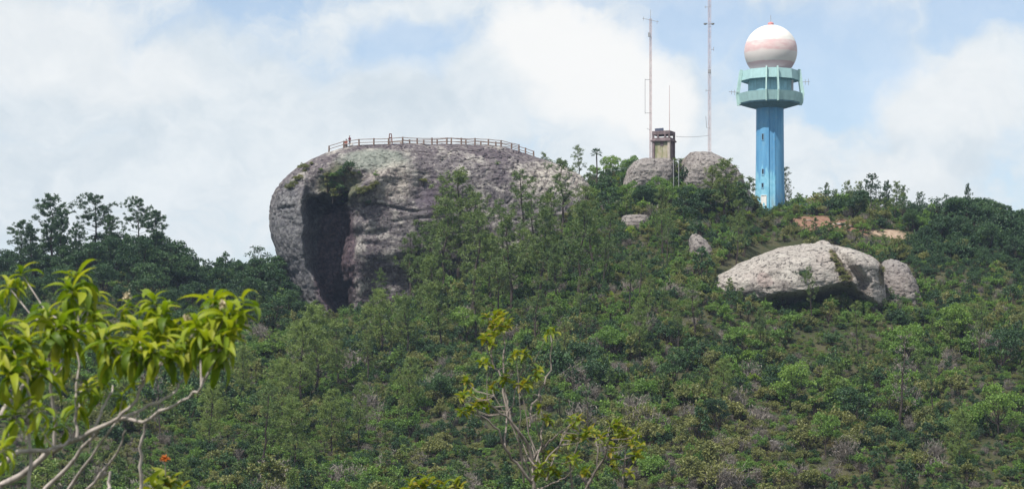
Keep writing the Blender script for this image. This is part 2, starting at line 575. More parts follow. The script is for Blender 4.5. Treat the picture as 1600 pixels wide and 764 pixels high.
grey_blue = N.mix(N.step(nz2, 0.4, 0.62), (0.095, 0.095, 0.105), (0.185, 0.185, 0.19))
stain_shade(grey_blue, 448, 410, 62, 150, 0.9, 0.5)
stain_shade(N.mix(N.step(nz2, 0.4, 0.65), (0.17, 0.19, 0.165), (0.25, 0.265, 0.235)), 585, 250, 62, 22, 0.9, 0.7)
stain_shade(N.mix(N.step(nz2, 0.4, 0.62), (0.080, 0.092, 0.050), (0.14, 0.14, 0.085)), 530, 290, 44, 36, 0.85, 1.2)
stain_shade((0.10, 0.085, 0.105), 665, 308, 20, 34, 0.75, 1.4)
stain_shade(N.mix(N.step(nz2, 0.40, 0.64), (0.058, 0.042, 0.054), (0.125, 0.092, 0.10)), 522, 400, 36, 94, 0.92, 0.30, 0.85)  # seep staining, with the cleft's shade painted into the colour
stain_shade((0.055, 0.045, 0.050), 532, 462, 20, 50, 0.9, 0.4, 0.7)  # foot of the cleft, darkened by the same painted shade
stain_shade((0.10, 0.075, 0.095), 640, 430, 60, 24, 0.3, 1.4)
stain_shade((0.075, 0.058, 0.078), 690, 330, 26, 60, 0.6, 1.6)
stain_shade((0.085, 0.07, 0.085), 780, 255, 30, 34, 0.5, 1.6)
stain_shade(N.mix(N.step(nz2, 0.42, 0.6), (0.24, 0.21, 0.19), (0.52, 0.475, 0.41)), 615, 285, 50, 40, 0.55, 1.2, 0.3)
stain_shade(N.mix(N.step(nz2, 0.42, 0.58), (0.20, 0.175, 0.16), (0.54, 0.50, 0.44)), 870, 280, 75, 40, 0.75, 1.2, 0.4)
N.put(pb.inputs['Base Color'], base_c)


# soil and brown lichen caught in the crack of the pale boulder
m = M['rock_pale']; N = NT(m.node_tree)
pb = [n_ for n_ in N.n if n_.type == 'BSDF_PRINCIPLED'][0]
base_c = pb.inputs['Base Color'].links[0].from_socket
gp = N.new('ShaderNodeNewGeometry').outputs['Position']
nz = N.noise(gp, 0.8, 5, 0.6)
nz2 = N.noise(gp, 1.6, 4, 0.65)
for u_, v_, a_, b_ in ((1301, 399, 9, 11), (1307, 415, 9, 14), (1318, 433, 11, 13), (1380, 428, 10, 24)):
    stain_shade(N.mix(N.step(nz2, 0.4, 0.62), (0.085, 0.062, 0.036), (0.15, 0.125, 0.06)), u_, v_, a_, b_, 0.85, 0.9, 0.7, 298)
stain_shade((0.27, 0.205, 0.19), 1190, 440, 12, 12, 0.5, 0.9, 0.9, 298)
for k in range(3):  # darker patches low on the boulder's front face
    stain_shade((0.11, 0.09, 0.085), (1150, 1215, 1352)[k], (462, 448, 452)[k], (26, 22, 12)[k], 10, 0.5, 1.2, 0.5, 298)
N.put(pb.inputs['Base Color'], base_c)


def seg_d(U, V, a, b):
    """signed distance in px from the line a-b (positive to the right/below)"""
    ax, ay = a; bx, by = b
    L = math.hypot(bx - ax, by - ay)
    return ((U - ax) * (by - ay) - (V - ay) * (bx - ax)) / L


def great_deform(U, V, fw):
    dy = np.zeros_like(U)
    # gully left of the bright diagonal rib
    rib = 548 + (322 - V) * (655 - 548) / (322 - 238)
    ing = sstep(6, -22, U - rib) * sstep(486, 505, U) * sstep(272, 308, V) * sstep(345, 325, V)
    dy += 2.6 * ing
    # the rib itself stands proud
    dy -= 2.0 * np.exp(-((U - rib - 8) / np.where(U < rib + 8, 9.0, 30.0)) ** 2) * sstep(252, 290, V) * sstep(335, 315, V)
    # deep cleft under the gully
    left = 488 + np.clip(V - 320, 0, 400) * 0.05 + 1.0 * np.sin(V * 0.09) + np.maximum(V - 425, 0) * 0.45
    right = 556 - np.clip(V - 320, 0, 110) * 0.07 + np.maximum(V - 440, 0) * 0.2 + 1.5 * np.sin(V * 0.07 + 1)
    wn_ = fbm(np.stack([U.ravel() * 0.055, V.ravel() * 0.055, np.zeros(U.size)], -1), 4).reshape(U.shape)
    cle = sstep(left - 3, left + 4, U + 5 * wn_) * sstep(right + 15, right - 15, U + 12 * wn_) * sstep(306, 328, V + 16 * wn_)
    dy += (8.6 + 1.6 * wn_) * cle
    # west buttress stands forward
    dy -= 2.6 * sstep(424, 452, U) * sstep(left + 3, left - 3, U) * sstep(270, 330, V)
    # hollow in the middle of the face
    dy += 1.8 * np.exp(-(((U - 668) / 13) ** 2 + ((V - 306) / 24) ** 2))
    # undercut of the base of the right flank
    dy += 2.2 * sstep(395, 450, V) * sstep(560, 600, U)
    # face leans back on the right
    dy += 3.0 * sstep(560, 900, U) * sstep(430, 260, V)
    # bedding ledges
    for vv, dd, ph in ((336, 0.7, 0), (352, 0.35, 2), (371, 0.6, 4), (393, 0.4, 1), (412, 0.7, 3)):
        on = np.clip(0.55 + 0.9 * np.sin(U * 0.043 + ph * 2.1) + 0.4 * np.sin(U * 0.11 + ph), 0, 1.2)
        dy += dd * on * np.exp(-((V - vv - 0.03 * (U - 600) - 4 * np.sin(U * 0.05 + ph)) / (1.6 + 0.4 * ph)) ** 2) * sstep(555, 570, U) * sstep(720, 650, U)
    dy += 0.9 * np.exp(-((V - 335 + 0.02 * (U - 430)) / 1.8) ** 2) * sstep(478, 465, U)
    return dy * fw ** 0.5


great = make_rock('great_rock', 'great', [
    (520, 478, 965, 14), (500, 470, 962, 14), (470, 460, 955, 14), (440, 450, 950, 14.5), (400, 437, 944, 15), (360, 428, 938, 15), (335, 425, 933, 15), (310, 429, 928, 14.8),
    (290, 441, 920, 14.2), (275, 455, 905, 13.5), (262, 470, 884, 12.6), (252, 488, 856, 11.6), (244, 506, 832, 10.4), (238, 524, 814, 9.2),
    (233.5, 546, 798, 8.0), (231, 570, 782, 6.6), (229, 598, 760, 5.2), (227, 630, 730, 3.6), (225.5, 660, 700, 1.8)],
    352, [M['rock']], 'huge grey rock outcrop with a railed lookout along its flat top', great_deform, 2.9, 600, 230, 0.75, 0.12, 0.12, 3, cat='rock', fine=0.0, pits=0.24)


def big_deform(U, V, fw):
    line = np.interp(U, [1100, 1130, 1160, 1200, 1250, 1290, 1312, 1335, 1352, 1372, 1390], [480, 486, 474, 462, 458, 449, 446, 461, 474, 484, 474])
    dy = 8.0 * sstep(-2, 22, V - line)
    cr = np.interp(V, [384, 400, 420, 445], [1300, 1300, 1310, 1332])
    dy += 2.2 * np.exp(-((U - cr) / 8.0) ** 2) * sstep(386, 398, V)
    dy -= 1.3 * sstep(cr, cr + 18, U)
    dy += 0.7 * np.sin(U * 0.055 + 1.0) * sstep(-30, 20, V - line)
    dy += 1.6 * sstep(1364, 1380, U)
    dy += 0.8 * np.exp(-(((U - 1192) / 9) ** 2 + ((V - 440) / 9) ** 2))
    return dy * fw ** 0.5


big = make_rock('boulder', 'big', [(510, 1128, 1398, 9, 3), (490, 1108, 1390, 10.5, 1), (474, 1098, 1384, 11.5), (460, 1093, 1381, 12), (446, 1097, 1379, 12), (434, 1114, 1377, 11.6), (420, 1143, 1375, 11), (410, 1160, 1367, 10.2),
                           (402, 1177, 1356, 9.2), (395, 1197, 1338, 7.6), (390, 1213, 1322, 6), (386.5, 1233, 1302, 4), (384.5, 1250, 1282, 2)], 305, [M['rock_pale']],
                'long pale humped boulder with a dark overhang, lying on the open slope', big_deform, 2.3, 340, 150, 0.5, 0.26, 0.10, 5, fine=0.0, pits=0.14)
rightb = make_rock('boulder', 'rightb', [(490, 1362, 1444, 7), (465, 1364, 1437, 7), (450, 1366, 1433, 6.6), (438, 1369, 1428, 6.2), (425, 1372, 1421, 5.4), (414, 1377, 1415, 4.2), (407, 1382, 1402, 2.6), (404, 1388, 1394, 1)],
                   311, [M['rock_mid']], 'grey wedge shaped boulder at the downhill end of the pale humped boulder', None, 2.3, 130, 80, 0.5, 0.35, 0.1, 9, pits=0.12)
capst = make_rock('boulder', 'capst', [(392, 1272, 1299, 1.6), (387, 1271, 1299, 1.7), (382, 1272, 1298, 1.6), (378, 1276, 1293, 1.2), (376, 1281, 1288, 0.5)],
                  307, [M['rock_pale']], 'small loose stone perched on the crest of the pale humped boulder', None, 2.4, 40, 24, 0.15, 0.9, 0, 11)
hutl = make_rock('boulder', 'hutl', [(345, 972, 1052, 5), (300, 972, 1052, 5), (285, 976, 1052, 5.4), (272, 979, 1052, 5.4), (262, 982, 1052, 5), (255, 988, 1050, 4.4), (252, 996, 1048, 3.6), (250, 1004, 1046, 2.4), (249.5, 1014, 1040, 1)],
                 350, [M['rock_mid']], 'grey boulder under the stained concrete lookout hut', None, 2.6, 140, 80, 0.5, 0.4, 0.1, 13, pits=0.13)
hutr = make_rock('boulder', 'hutr', [(355, 1046, 1172, 7), (310, 1046, 1172, 7), (290, 1050, 1164, 8), (276, 1054, 1159, 8), (264, 1058, 1150, 7.6), (256, 1062, 1140, 7), (249, 1067, 1130, 6), (244, 1074, 1119, 4.8), (241, 1078, 1112, 3.2), (239.5, 1088, 1102, 1.4)],
                 352, [M['rock_mid']], 'rounded grey brown boulder carrying the tall guyed lattice mast', None, 2.2, 160, 90, 0.5, 0.4, 0.1, 15, pits=0.13)
for key, sl, Y0, mt, lab in [
    ('slopea', [(366, 968, 1018, 2.4), (356, 969, 1017, 2.6), (346, 970, 1016, 2.5), (340, 972, 1013, 2.2), (336.5, 977, 1008, 1.6), (335, 986, 1000, 0.7)], 341, 'rock_mid', 'flat topped grey boulder among bushes below the concrete lookout hut'),
    ('slopeb', [(345, 1020, 1044, 1.4), (336, 1021, 1043, 1.5), (328, 1022, 1041, 1.4), (323, 1026, 1037, 1.0), (321, 1030, 1033, 0.4)], 346, 'rock_mid', 'small pale stone just uphill of the flat topped grey boulder'),
    ('slopec', [(420, 1074, 1122, 2.6), (404, 1075, 1118, 2.8), (388, 1076, 1113, 2.6), (376, 1077, 1104, 2.1), (369, 1079, 1094, 1.4), (365, 1082, 1087, 0.6)], 331, 'rock_mid', 'slanting pointed grey boulder uphill of the pale humped boulder'),
    ('sloped', [(392, 1482, 1500, 1.0), (384, 1483, 1499, 1.1), (377, 1485, 1496, 0.9), (374, 1488, 1493, 0.4)], 340, 'rock_pale', 'small pale stone beside the dark thicket on the ridge'),
    ('slopee', [(775, 436, 466, 1.0), (762, 437, 465, 1.1), (752, 440, 461, 1.0), (746, 445, 456, 0.5)], 230, 'rock_pale', 'pale block of stone at the foot of the slope beneath the pines'),
]:
    hq, _ = hit((sl[1][1] + sl[1][2]) / 2, sl[1][0])
    Y0 = hq.y + sl[1][3] * 0.9
    make_rock('boulder', key, sl, Y0, [M[mt]], lab, None, 2.6, 60, 36, 0.35, 0.7, 0.1, len(key) + int(Y0), fine=0.15)
ROCKS = ('great', 'big', 'rightb', 'capst', 'hutl', 'hutr', 'slopea', 'slopeb', 'slopec')

# ------------------------------------------------------------------ radar tower
YT = 370.0
S_ = YT / F


def H(v):
    return (327.0 - v) * S_


m, N = new_mat('blue_column_paint')
oc = N.new('ShaderNodeTexCoord').outputs['Object']
sx = N.new('ShaderNodeSeparateXYZ'); N.put(sx.inputs[0], oc)
n = N.noise(N.scale(oc, (1, 1, 0.12)), 1.6, 5, 0.65); n2 = N.noise(oc, 0.9, 5, 0.6)
n3 = N.noise(N.scale(oc, (1, 1, 0.03)), 3.4, 3, 0.5)
c = N.mix(N.step(n, 0.3, 0.7), (0.080, 0.255, 0.46), (0.125, 0.335, 0.54))
c = N.mix(N.math('MULTIPLY', N.step(n2, 0.5, 0.72), 0.35), c, (0.20, 0.34, 0.42))
topz = N.math('ADD', 6.6, N.math('MULTIPLY', N.math('SUBTRACT', n3, 0.5), 9.0))
fresh = N.math('MULTIPLY', N.step(N.math('SUBTRACT', sx.outputs[2], topz), 0.25, -0.25), N.step(N.math('ADD', sx.outputs[0], N.math('MULTIPLY', N.math('SUBTRACT', n2, 0.5), 0.8)), 0.75, 0.55))
c = N.mix(fresh, c, N.mix(N.step(n2, 0.35, 0.65), (0.17, 0.44, 0.60), (0.25, 0.53, 0.68)))
worn = N.math('MULTIPLY', N.step(sx.outputs[2], 3.2, 0.3), N.step(n, 0.45, 0.62))
c = N.mix(N.math('MULTIPLY', worn, 0.55), c, (0.30, 0.33, 0.30))
M['column'] = finish(m, N, principled(N, c, 0.65, 0.3, n2, 0.2, 0.03))
M['teal'] = plain('turquoise_gallery_paint', (0.32, 0.50, 0.51), 0.65, 0.3, 0.12, 0.8)
M['fin'] = plain('pale_turquoise_fin_paint', (0.40, 0.585, 0.56), 0.65, 0.3, 0.15, 1.2)
M['teal_dark'] = plain('teal_drum_paint', (0.24, 0.44, 0.50), 0.65, 0.3, 0.2, 1.2)
M['under'] = plain('blue_soffit_paint', (0.17, 0.33, 0.48), 0.7, 0.3, 0.2, 1.2)
M['white'] = plain('white_door_paint', (0.72, 0.72, 0.70), 0.6, 0.3, 0.08)
M['glass'] = plain('dark_window_glass', (0.03, 0.04, 0.05), 0.25, 0.5, 0.2)
m, N = new_mat('weathered_radome_shell')
oc = N.new('ShaderNodeTexCoord').outputs['Object']
sx = N.new('ShaderNodeSeparateXYZ'); N.put(sx.inputs[0], oc)
n = N.noise(oc, 0.8, 5, 0.6); n2 = N.noise(N.scale(oc, (0.5, 0.5, 1.6)), 1.1, 5, 0.6)
wob = N.math('MULTIPLY', N.math('SUBTRACT', n, 0.5), 0.5)
z = N.math('ADD', sx.outputs[2], wob)       # local z: 0 at the sphere's centre
band = N.math('MULTIPLY', N.step(z, 1.8, 1.4), N.step(z, -0.6, -0.1))
foot = N.step(z, -2.05, -2.25)
c = N.mix(N.step(n2, 0.3, 0.7), (0.64, 0.62, 0.59), (0.72, 0.69, 0.65))
c = N.mix(N.math('MULTIPLY', band, N.step(n2, 0.80, 0.25, 0.35, 0.95)), c, (0.60, 0.38, 0.385))
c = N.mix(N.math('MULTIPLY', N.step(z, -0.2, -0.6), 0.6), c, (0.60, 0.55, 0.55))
c = N.mix(N.math('MULTIPLY', foot, 0.85), c, (0.52, 0.33, 0.36))
M['radome'] = finish(m, N, principled(N, c, 0.55, 0.35))

tb = P(1203.0, 327, YT)
tower = thing('radar_tower', tb, 'tall blue radar tower with turquoise gallery and white radome', 'tower')
# shaft: round, with two pilaster strips and a recessed channel up the front
prof_a = []
nth = 96
for k in range(nth):
    t = 2 * PI * k / nth
    d = abs((t - 1.5 * PI + PI) % (2 * PI) - PI)       # angle from the side that faces the camera
    r = 1.0
    if d < 0.16: r = 0.93
    elif d < 0.30: r = 1.035
    prof_a.append((math.cos(t) * r, math.sin(t) * r))
prof_a = np.array(prof_a)
zz = np.linspace(-2.0, H(166), 24)
rr = np.interp(zz, [-2, 0, H(250), H(166)], [2.72, 2.70, 2.52, 2.46])
v = np.concatenate([np.concatenate([prof_a * r, np.full((nth, 1), z)], 1) for z, r in zip(zz, rr)])
f = [(i * nth + k, i * nth + (k + 1) % nth, (i + 1) * nth + (k + 1) % nth, (i + 1) * nth + k) for i in range(len(zz) - 1) for k in range(nth)]
link('column', fast_mesh('column', v, np.array(f), [M['column']]), tower)


def on_column(u, v0, v1, w, name, mat, mat2, proud=0.07):
    """a framed opening on the shaft; v0 top row, v1 bottom row"""
    x = (u - 1203.0) * S_
    zc = (H(v0) + H(v1)) / 2; hh = H(v0) - H(v1)
    r = float(np.interp(zc, zz, rr))
    t = math.asin(x / r)
    b = MB()
    for dx in (-w / 2, w / 2):
        b.box((dx, 0, 0), (0.09, 0.16, hh + 0.09))
    for dz in (-hh / 2, hh / 2):
        b.box((0, 0, dz), (w - 0.09, 0.16, 0.09))
    o = link(name, b.mesh(name, [mat]), tower, (r * math.sin(t), -r * math.cos(t), zc))
    o.rotation_euler = (0, 0, t)
    p = MB(); p.box((0, 0.02, 0), (w - 0.09, 0.05, hh - 0.09))
    link('pane' if mat2 is M['glass'] else 'door_leaf', p.mesh('pane', [mat2]), o)
    return o


on_column(1190, 211, 221, 0.42, 'window', M['under'], M['glass'])
on_column(1190, 266, 276, 0.42, 'window', M['under'], M['glass'])
on_column(1189.5, 288, 296, 0.42, 'window', M['under'], M['glass'])
on_column(1191, 307, 324, 1.0, 'door', M['white'], M['white'])
# gallery: chamfered square rings held by slanting fins
CR = RAD(-3)
A8 = []
for q in range(4):
    base = -PI / 2 + q * PI / 2 + CR
    A8 += [base - RAD(10.5), base + RAD(10.5), base + RAD(45)]
R = S_


def ring_mesh(name, mat, r0, z0, r1, z1, th=0.25):
    b = MB()
    ri0, ri1 = r0 - th, r1 - th
    b.lathe([(ri0, z0), (r0, z0), (r1, z1), (ri1, z1), (ri0, z0)], ang=A8)
    return link(name, b.mesh(name, [mat]), tower)


b = MB(); b.lathe([(22.0 * R, H(170.5)), (46.5 * R, H(163.5)), (46.5 * R, H(161.5)), (2.0, H(161.5))], ang=A8)
link('gallery_soffit', b.mesh('gallery_soffit', [M['under']]), tower)
ring_mesh('parapet', M['teal'], 48.0 * R, H(162.0), 51.0 * R, H(147.5))
b = MB(); b.lathe([(34 * R, H(161.4)), (34 * R, H(126.6))], n=40)
link('drum', b.mesh('drum', [M['teal_dark']]), tower)
b = MB(); b.lathe([(33.5 * R, H(126.8)), (45 * R, H(126.8)), (45 * R, H(124.5)), (2, H(124.5))], ang=A8)
link('ring_soffit', b.mesh('ring_soffit', [M['teal_dark']]), tower)
ring_mesh('upper_band', M['teal'], 45.5 * R, H(127.2), 43.5 * R, H(112.0), 0.3)
b = MB(); b.lathe([(43.2 * R, H(112.8)), (10, H(112.8))][:1] + [(2.0, H(112.6))], ang=A8)
link('deck', b.mesh('deck', [M['teal']]), tower)
for q in range(4):
    base = -PI / 2 + q * PI / 2 + CR
    for s_ in (-1, 1):
        t = base + s_ * RAD(10.5)
        b = MB()
        r0, r1, r2 = 49.0 * R, 51.6 * R, 44.2 * R
        w = 0.22
        prof = [(r0 - 0.3, H(164)), (r0 + 0.28, H(164)), (r1 + 0.22, H(147)), (r2 + 0.42, H(110.3)), (r2 - 0.1, H(110.3)), (r1 - 0.38, H(147))]
        vv = [(r, sy * w / 2, z) for sy in (-1, 1) for r, z in prof]
        n6 = 6
        ff = [(k, (k + 1) % n6, (k + 1) % n6 + n6, k + n6) for k in range(n6)] + [(0, 5, 2, 1), (5, 4, 3, 2), (6, 7, 8, 11), (11, 8, 9, 10)]
        b.add(vv, ff)
        o = link('fin', b.mesh('fin', [M['fin']]), tower)
        o.rotation_euler = (0, 0, t)
# radome, finial and rods
b = MB()
rc = 41.2 * R
zc = H(81)
b.lathe([(rc * math.cos(t), rc * math.sin(t)) for t in np.linspace(-RAD(48), RAD(89.9), 40)], n=64)
rad_o = link('radome', b.mesh('radome', [M['radome']], True), tower, (0.15, 0, zc))
b = MB(); b.lathe([(0.42, zc + rc - 0.15), (0.55, zc + rc + 0.1), (0.5, zc + rc + 0.4), (0.2, zc + rc + 0.55), (0.01, zc + rc + 0.58)], n=14)
M['cap'] = plain('faded_red_metal', (0.50, 0.22, 0.22), 0.6, 0.3, 0.2)
M['rod'] = plain('grey_galvanised_steel', (0.30, 0.30, 0.31), 0.55, 0.4, 0.2)
link('finial', b.mesh('finial', [M['cap']], True), tower, (0.15, 0, 0))
b = MB(); b.tube([(0.15, 0, zc + rc + 0.5), (0.15, 0, zc + rc + 1.75)], 0.045)
link('lightning_rod', b.mesh('lightning_rod', [M['rod']]), tower)
for sx_, (u0, u1), vv, rods in ((-1, (1155, 1138), 146, [(1147, 4), (1142, 3)]), (1, (1251, 1264), 130, [(1257, 4), (1262, 5)])):
    b = MB()
    x0, x1 = (u0 - 1203) * R, (u1 - 1203) * R
    b.tube([(x0, -1.0, H(vv)), (x1, -1.0, H(vv - 1))], 0.05)
    for uu, hh in rods:
        b.tube([((uu - 1203) * R, -1.0, H(vv + hh)), ((uu - 1203) * R, -1.0, H(vv - hh))], 0.045)
    link('side_antenna', b.mesh('side_antenna', [M['rod']]), tower)
b = MB(); b.box((31.5 * R, -3.0, H(138)), (0.35, 0.35, 2.0))
link('equipment_box', b.mesh('equipment_box', [M['rod']]), tower)

# little post-and-wire fence by the tower's foot
M['greenpost'] = plain('grey_green_post_paint', (0.12, 0.22, 0.21), 0.8, 0.2, 0.3)
fx = [1230, 1240, 1250, 1261]
pts = []
for u in fx:
    w = P(u, 331, 362); pts.append(Vector((w.x, w.y, down(w.x, w.y))))
wf = thing('wire_fence', pts[0], 'short grey green wire fence at the foot of the blue radar tower', 'fence')
for p in pts:
    b = MB(); b.tube([p - pts[0] + Vector((0, 0, -0.3)), p - pts[0] + Vector((0, 0, 1.9))], 0.07, 6)
    link('post', b.mesh('post', [M['greenpost']]), wf)
for a, c2 in zip(pts[:-1], pts[1:]):
    for hz in (0.4, 0.9, 1.4, 1.8):
        b = MB(); b.tube([a - pts[0] + Vector((0, 0, hz)), c2 - pts[0] + Vector((0, 0, hz))], 0.02, 4)
        link('wire', b.mesh('wire', [M['greenpost']]), wf)

# ------------------------------------------------------------------ masts
M['mast'] = plain('faded_mast_paint', (0.50, 0.36, 0.35), 0.6, 0.3, 0.25, 0.5, rust=(0.55, 0.52, 0.5), rust_amt=0.8)


def lattice(name, base, height, w, label, tapers=False, r=0.035):
    t = thing(name, base, label, 'mast')
    corners = [(w * math.cos(a), w * math.sin(a)) for a in (RAD(90), RAD(210), RAD(330))]
    for cx_, cy_ in corners:
        b = MB(); b.tube([(cx_, cy_, 0), (cx_, cy_, height)], r, 5)
        link('leg', b.mesh('leg', [M['mast']]), t)
    b = MB()
    nst = int(height / (w * 3.2))
    for i in range(nst):
        z0, z1 = i * height / nst, (i + 1) * height / nst
        for k in range(3):
            p, q = corners[k], corners[(k + 1) % 3]
            if i % 2: p, q = q, p
            b.tube([(*p, z0), (*q, z1)], r * 0.5, 3)
            b.tube([(*p, z1), (*q, z1)], r * 0.5, 3)
    tag(link('bracing', b.mesh('bracing', [M['mast']]), t), kind='stuff')
    return t


def rods(parent, name, segs, r=0.035, mat=None):
    b = MB()
    for s in segs:
        b.tube(s, r, 5)
    return link(name, b.mesh(name, [mat or M['rod']]), parent)


# tall mast at u=1108
YM = 352.0; s2 = YM / F
bz = down((1108.5 - 800) * s2, YM, ('hutr', 'ground'))
mb = Vector(((1108.5 - 800) * s2, YM, bz - 0.2))
hm = (HV + 14) * s2 - mb.z
mast = lattice('lattice_mast', mb, hm, 0.27, 'tallest red and white lattice mast, standing on the rounded boulder by the hut')
b = MB(); b.box((0, 0, 0.25), (0.9, 0.9, 0.5)); link('base_block', b.mesh('base_block', [M['rod']]), mast)


def mz(v, o=None):
    return (HV - v) * s2 - (o or mb).z


rods(mast, 'antenna', [[(-0.9, -0.3, mz(12)), (0.3, -0.3, mz(12))], [(-0.7, -0.3, mz(10)), (-0.7, -0.3, mz(14))]])
b = MB(); b.lathe([(0.01, 0), (0.25, 0.08), (0.3, 0.3), (0.01, 0.32)], n=12); 
for xx in (-0.75, 0.55):
    link('dish', b.mesh('dish', [M['rod']]), mast, (xx, -0.25, mz(40)))
rods(mast, 'antenna', [[(-0.75, -0.2, mz(38)), (0.55, -0.2, mz(38))]])
rods(mast, 'antenna', [[(0.2, -0.2, mz(78)), (0.75, -0.2, mz(78))], [(0.7, -0.2, mz(74)), (0.7, -0.2, mz(80))]], 0.045)
b = MB(); b.box((0, -0.05, mz(112)), (0.5, 0.5, 0.6)); link('junction_box', b.mesh('junction_box', [M['rod']]), mast)
rods(mast, 'antenna', [[(-0.7, -0.2, mz(142)), (0.2, -0.2, mz(142))], [(-0.6, -0.2, mz(140)), (-0.6, -0.2, mz(144))]])
rods(mast, 'antenna', [[(-0.65, -0.2, mz(182)), (-0.5, -0.2, mz(200)), (0.1, -0.2, mz(201))]], 0.045)
# antenna mast by the hut, u=1016
YA = 350.0
ma = Vector(((1016.0 - 800) * YA / F, YA + 1.5, down((1016.0 - 800) * YA / F, YA + 1.5, ('hutl', 'ground')) - 0.3))
s2 = ma.y / F
ma.x = (1016.5 - 800) * s2
m2 = lattice('lattice_mast', ma, (HV - 30) * s2 - ma.z, 0.2, 'slender lattice mast topped by a crossbar aerial behind the hut')
za = lambda v: (HV - v) * s2 - ma.z
rods(m2, 'antenna', [[(-1.4, -0.2, za(29.5)), (1.4, -0.2, za(35))], [(-1.2, -0.2, za(27)), (-1.2, -0.2, za(33))], [(1.1, -0.2, za(33)), (1.1, -0.2, za(38))], [(0, -0.2, za(42)), (0, -0.2, za(16))]])
rods(m2, 'antenna', [[(-0.95, -0.1, za(124)), (-0.95, -0.1, za(178))], [(-0.95, -0.1, za(125)), (0, -0.1, za(125))], [(-0.95, -0.1, za(177)), (0, -0.1, za(177))]], 0.045)
rods(m2, 'antenna', [[(-0.65, -0.1, za(201)), (0, -0.1, za(204))]])
b = MB(); b.box((-0.25, -0.2, za(55)), (0.35, 0.35, 0.7)); link('junction_box', b.mesh('junction_box', [M['rod']]), m2)

# ------------------------------------------------------------------ concrete lookout hut
m, N = new_mat('stained_hut_wall')
oc = N.new('ShaderNodeTexCoord').outputs['Object']
sx = N.new('ShaderNodeSeparateXYZ'); N.put(sx.inputs[0], oc)
n = N.noise(oc, 0.9, 5, 0.65); n2 = N.noise(N.scale(oc, (2, 2, 0.3)), 1.4, 5, 0.6)
c = N.mix(N.step(n, 0.35, 0.65), (0.29, 0.26, 0.16), (0.38, 0.35, 0.27))
c = N.mix(N.math('MULTIPLY', N.step(n2, 0.45, 0.62), 0.8), c, (0.16, 0.19, 0.09))
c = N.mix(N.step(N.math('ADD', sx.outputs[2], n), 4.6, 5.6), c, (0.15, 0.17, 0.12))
M['hutwall'] = finish(m, N, principled(N, c, 0.9, 0.15, n, 0.4, 0.05))
M['concrete'] = plain('dark_stained_concrete', (0.155, 0.12, 0.125), 0.92, 0.15, 0.4, 1.3)
M['concrete_pale'] = plain('pale_concrete', (0.42, 0.37, 0.33), 0.92, 0.15, 0.25, 1.3)
M['panel'] = plain('solar_cell_glass', (0.02, 0.025, 0.05), 0.3, 0.5, 0.2)
s2 = 350.0 / F
hb = P(1037, 268, 350)
hut = thing('lookout_hut', hb, 'small stained concrete lookout hut with a solar panel on its roof', 'hut', rz=RAD(-24))
hz = lambda v: (HV - v) * s2 - hb.z
hw, hd = 1.56, 1.35
b = MB(); b.box((0, 0, hz(262) - 0.75), (2 * hw + 0.7, 2 * hd + 0.7, 1.5)); link('plinth', b.mesh('plinth', [M['concrete_pale']]), hut)
for sxx in (-1, 1):
    for syy in (-1, 1):
        b = MB(); z0, z1 = hz(262), hz(221); b.box((sxx * (hw - 0.17), syy * (hd - 0.17), (z0 + z1) / 2), (0.42, 0.42, z1 - z0))
        bevel(link('pillar', b.mesh('pillar', [M['concrete_pale'] if (sxx, syy) == (1, -1) else M['concrete']]), hut), 0.03)
for nm, c0, d0, mt in (('wall', (0, -hd + 0.3, 0), (2 * hw - 0.76, 0.2, 0), 'hutwall'), ('wall', (0, hd - 0.3, 0), (2 * hw - 0.76, 0.2, 0), 'hutwall'),
                       ('wall', (-hw + 0.3, 0, 0), (0.2, 2 * hd - 0.76, 0), 'concrete'), ('wall', (hw - 0.3, 0, 0), (0.2, 2 * hd - 0.76, 0), 'concrete')):
    z0, z1 = hz(262), hz(221)
    b = MB(); b.box((c0[0], c0[1], (z0 + z1) / 2), (d0[0], d0[1], z1 - z0)); link(nm, b.mesh(nm, [M[mt]]), hut)
b = MB(); b.box((0.1, -hd + 0.17, hz(226)), (0.55, 0.08, 0.8)); link('vent', b.mesh('vent', [M['concrete']]), hut)
b = MB()
b.lathe([(1.0, hz(221)), (1.42 * 1.0, hz(222.5)), (1.45, hz(220.5)), (1.12, hz(217)), (0.9, hz(217))], ang=[RAD(45 + 90 * k) for k in range(4)])
vv = np.concatenate(b.v); vv[:, 0] *= hw * 1.12; vv[:, 1] *= hd * 1.15; b.v = [vv]
link('eave', b.mesh('eave', [M['concrete']]), hut)
b = MB(); b.box((0, 0, hz(218)), (2 * hw + 0.1, 2 * hd + 0.1, 0.3)); link('roof_slab', b.mesh('roof_slab', [M['concrete']]), hut)
for sxx, syy in ((-1, -1), (1, -1), (1, 1), (-1, 1), (-0.38, -1), (0.5, -1)):
    z0, z1 = hz(217), hz(212)
    b = MB(); b.box((sxx * (hw - 0.12), syy * (hd - 0.12), (z0 + z1) / 2), (0.3, 0.3, z1 - z0)); link('stub_post', b.mesh('stub_post', [M['concrete']]), hut)
b = MB(); z0, z1 = hz(212), hz(206); b.box((0, 0, (z0 + z1) / 2), (2 * hw + 0.12, 2 * hd + 0.12, z1 - z0)); bevel(link('roof_beam', b.mesh('roof_beam', [M['concrete']]), hut), 0.05)
b = MB(); b.box((0, 0, 0), (1.5, 1.0, 0.06)); sp = link('solar_panel', b.mesh('solar_panel', [M['panel']]), hut, (-0.8, 0.0, hz(202.5))); sp.rotation_euler = (RAD(32), RAD(-4), RAD(20))
b = MB(); b.box((0, 0.1, -0.28), (0.08, 0.08, 0.5)); link('bracket', b.mesh('bracket', [M['rod']]), sp)
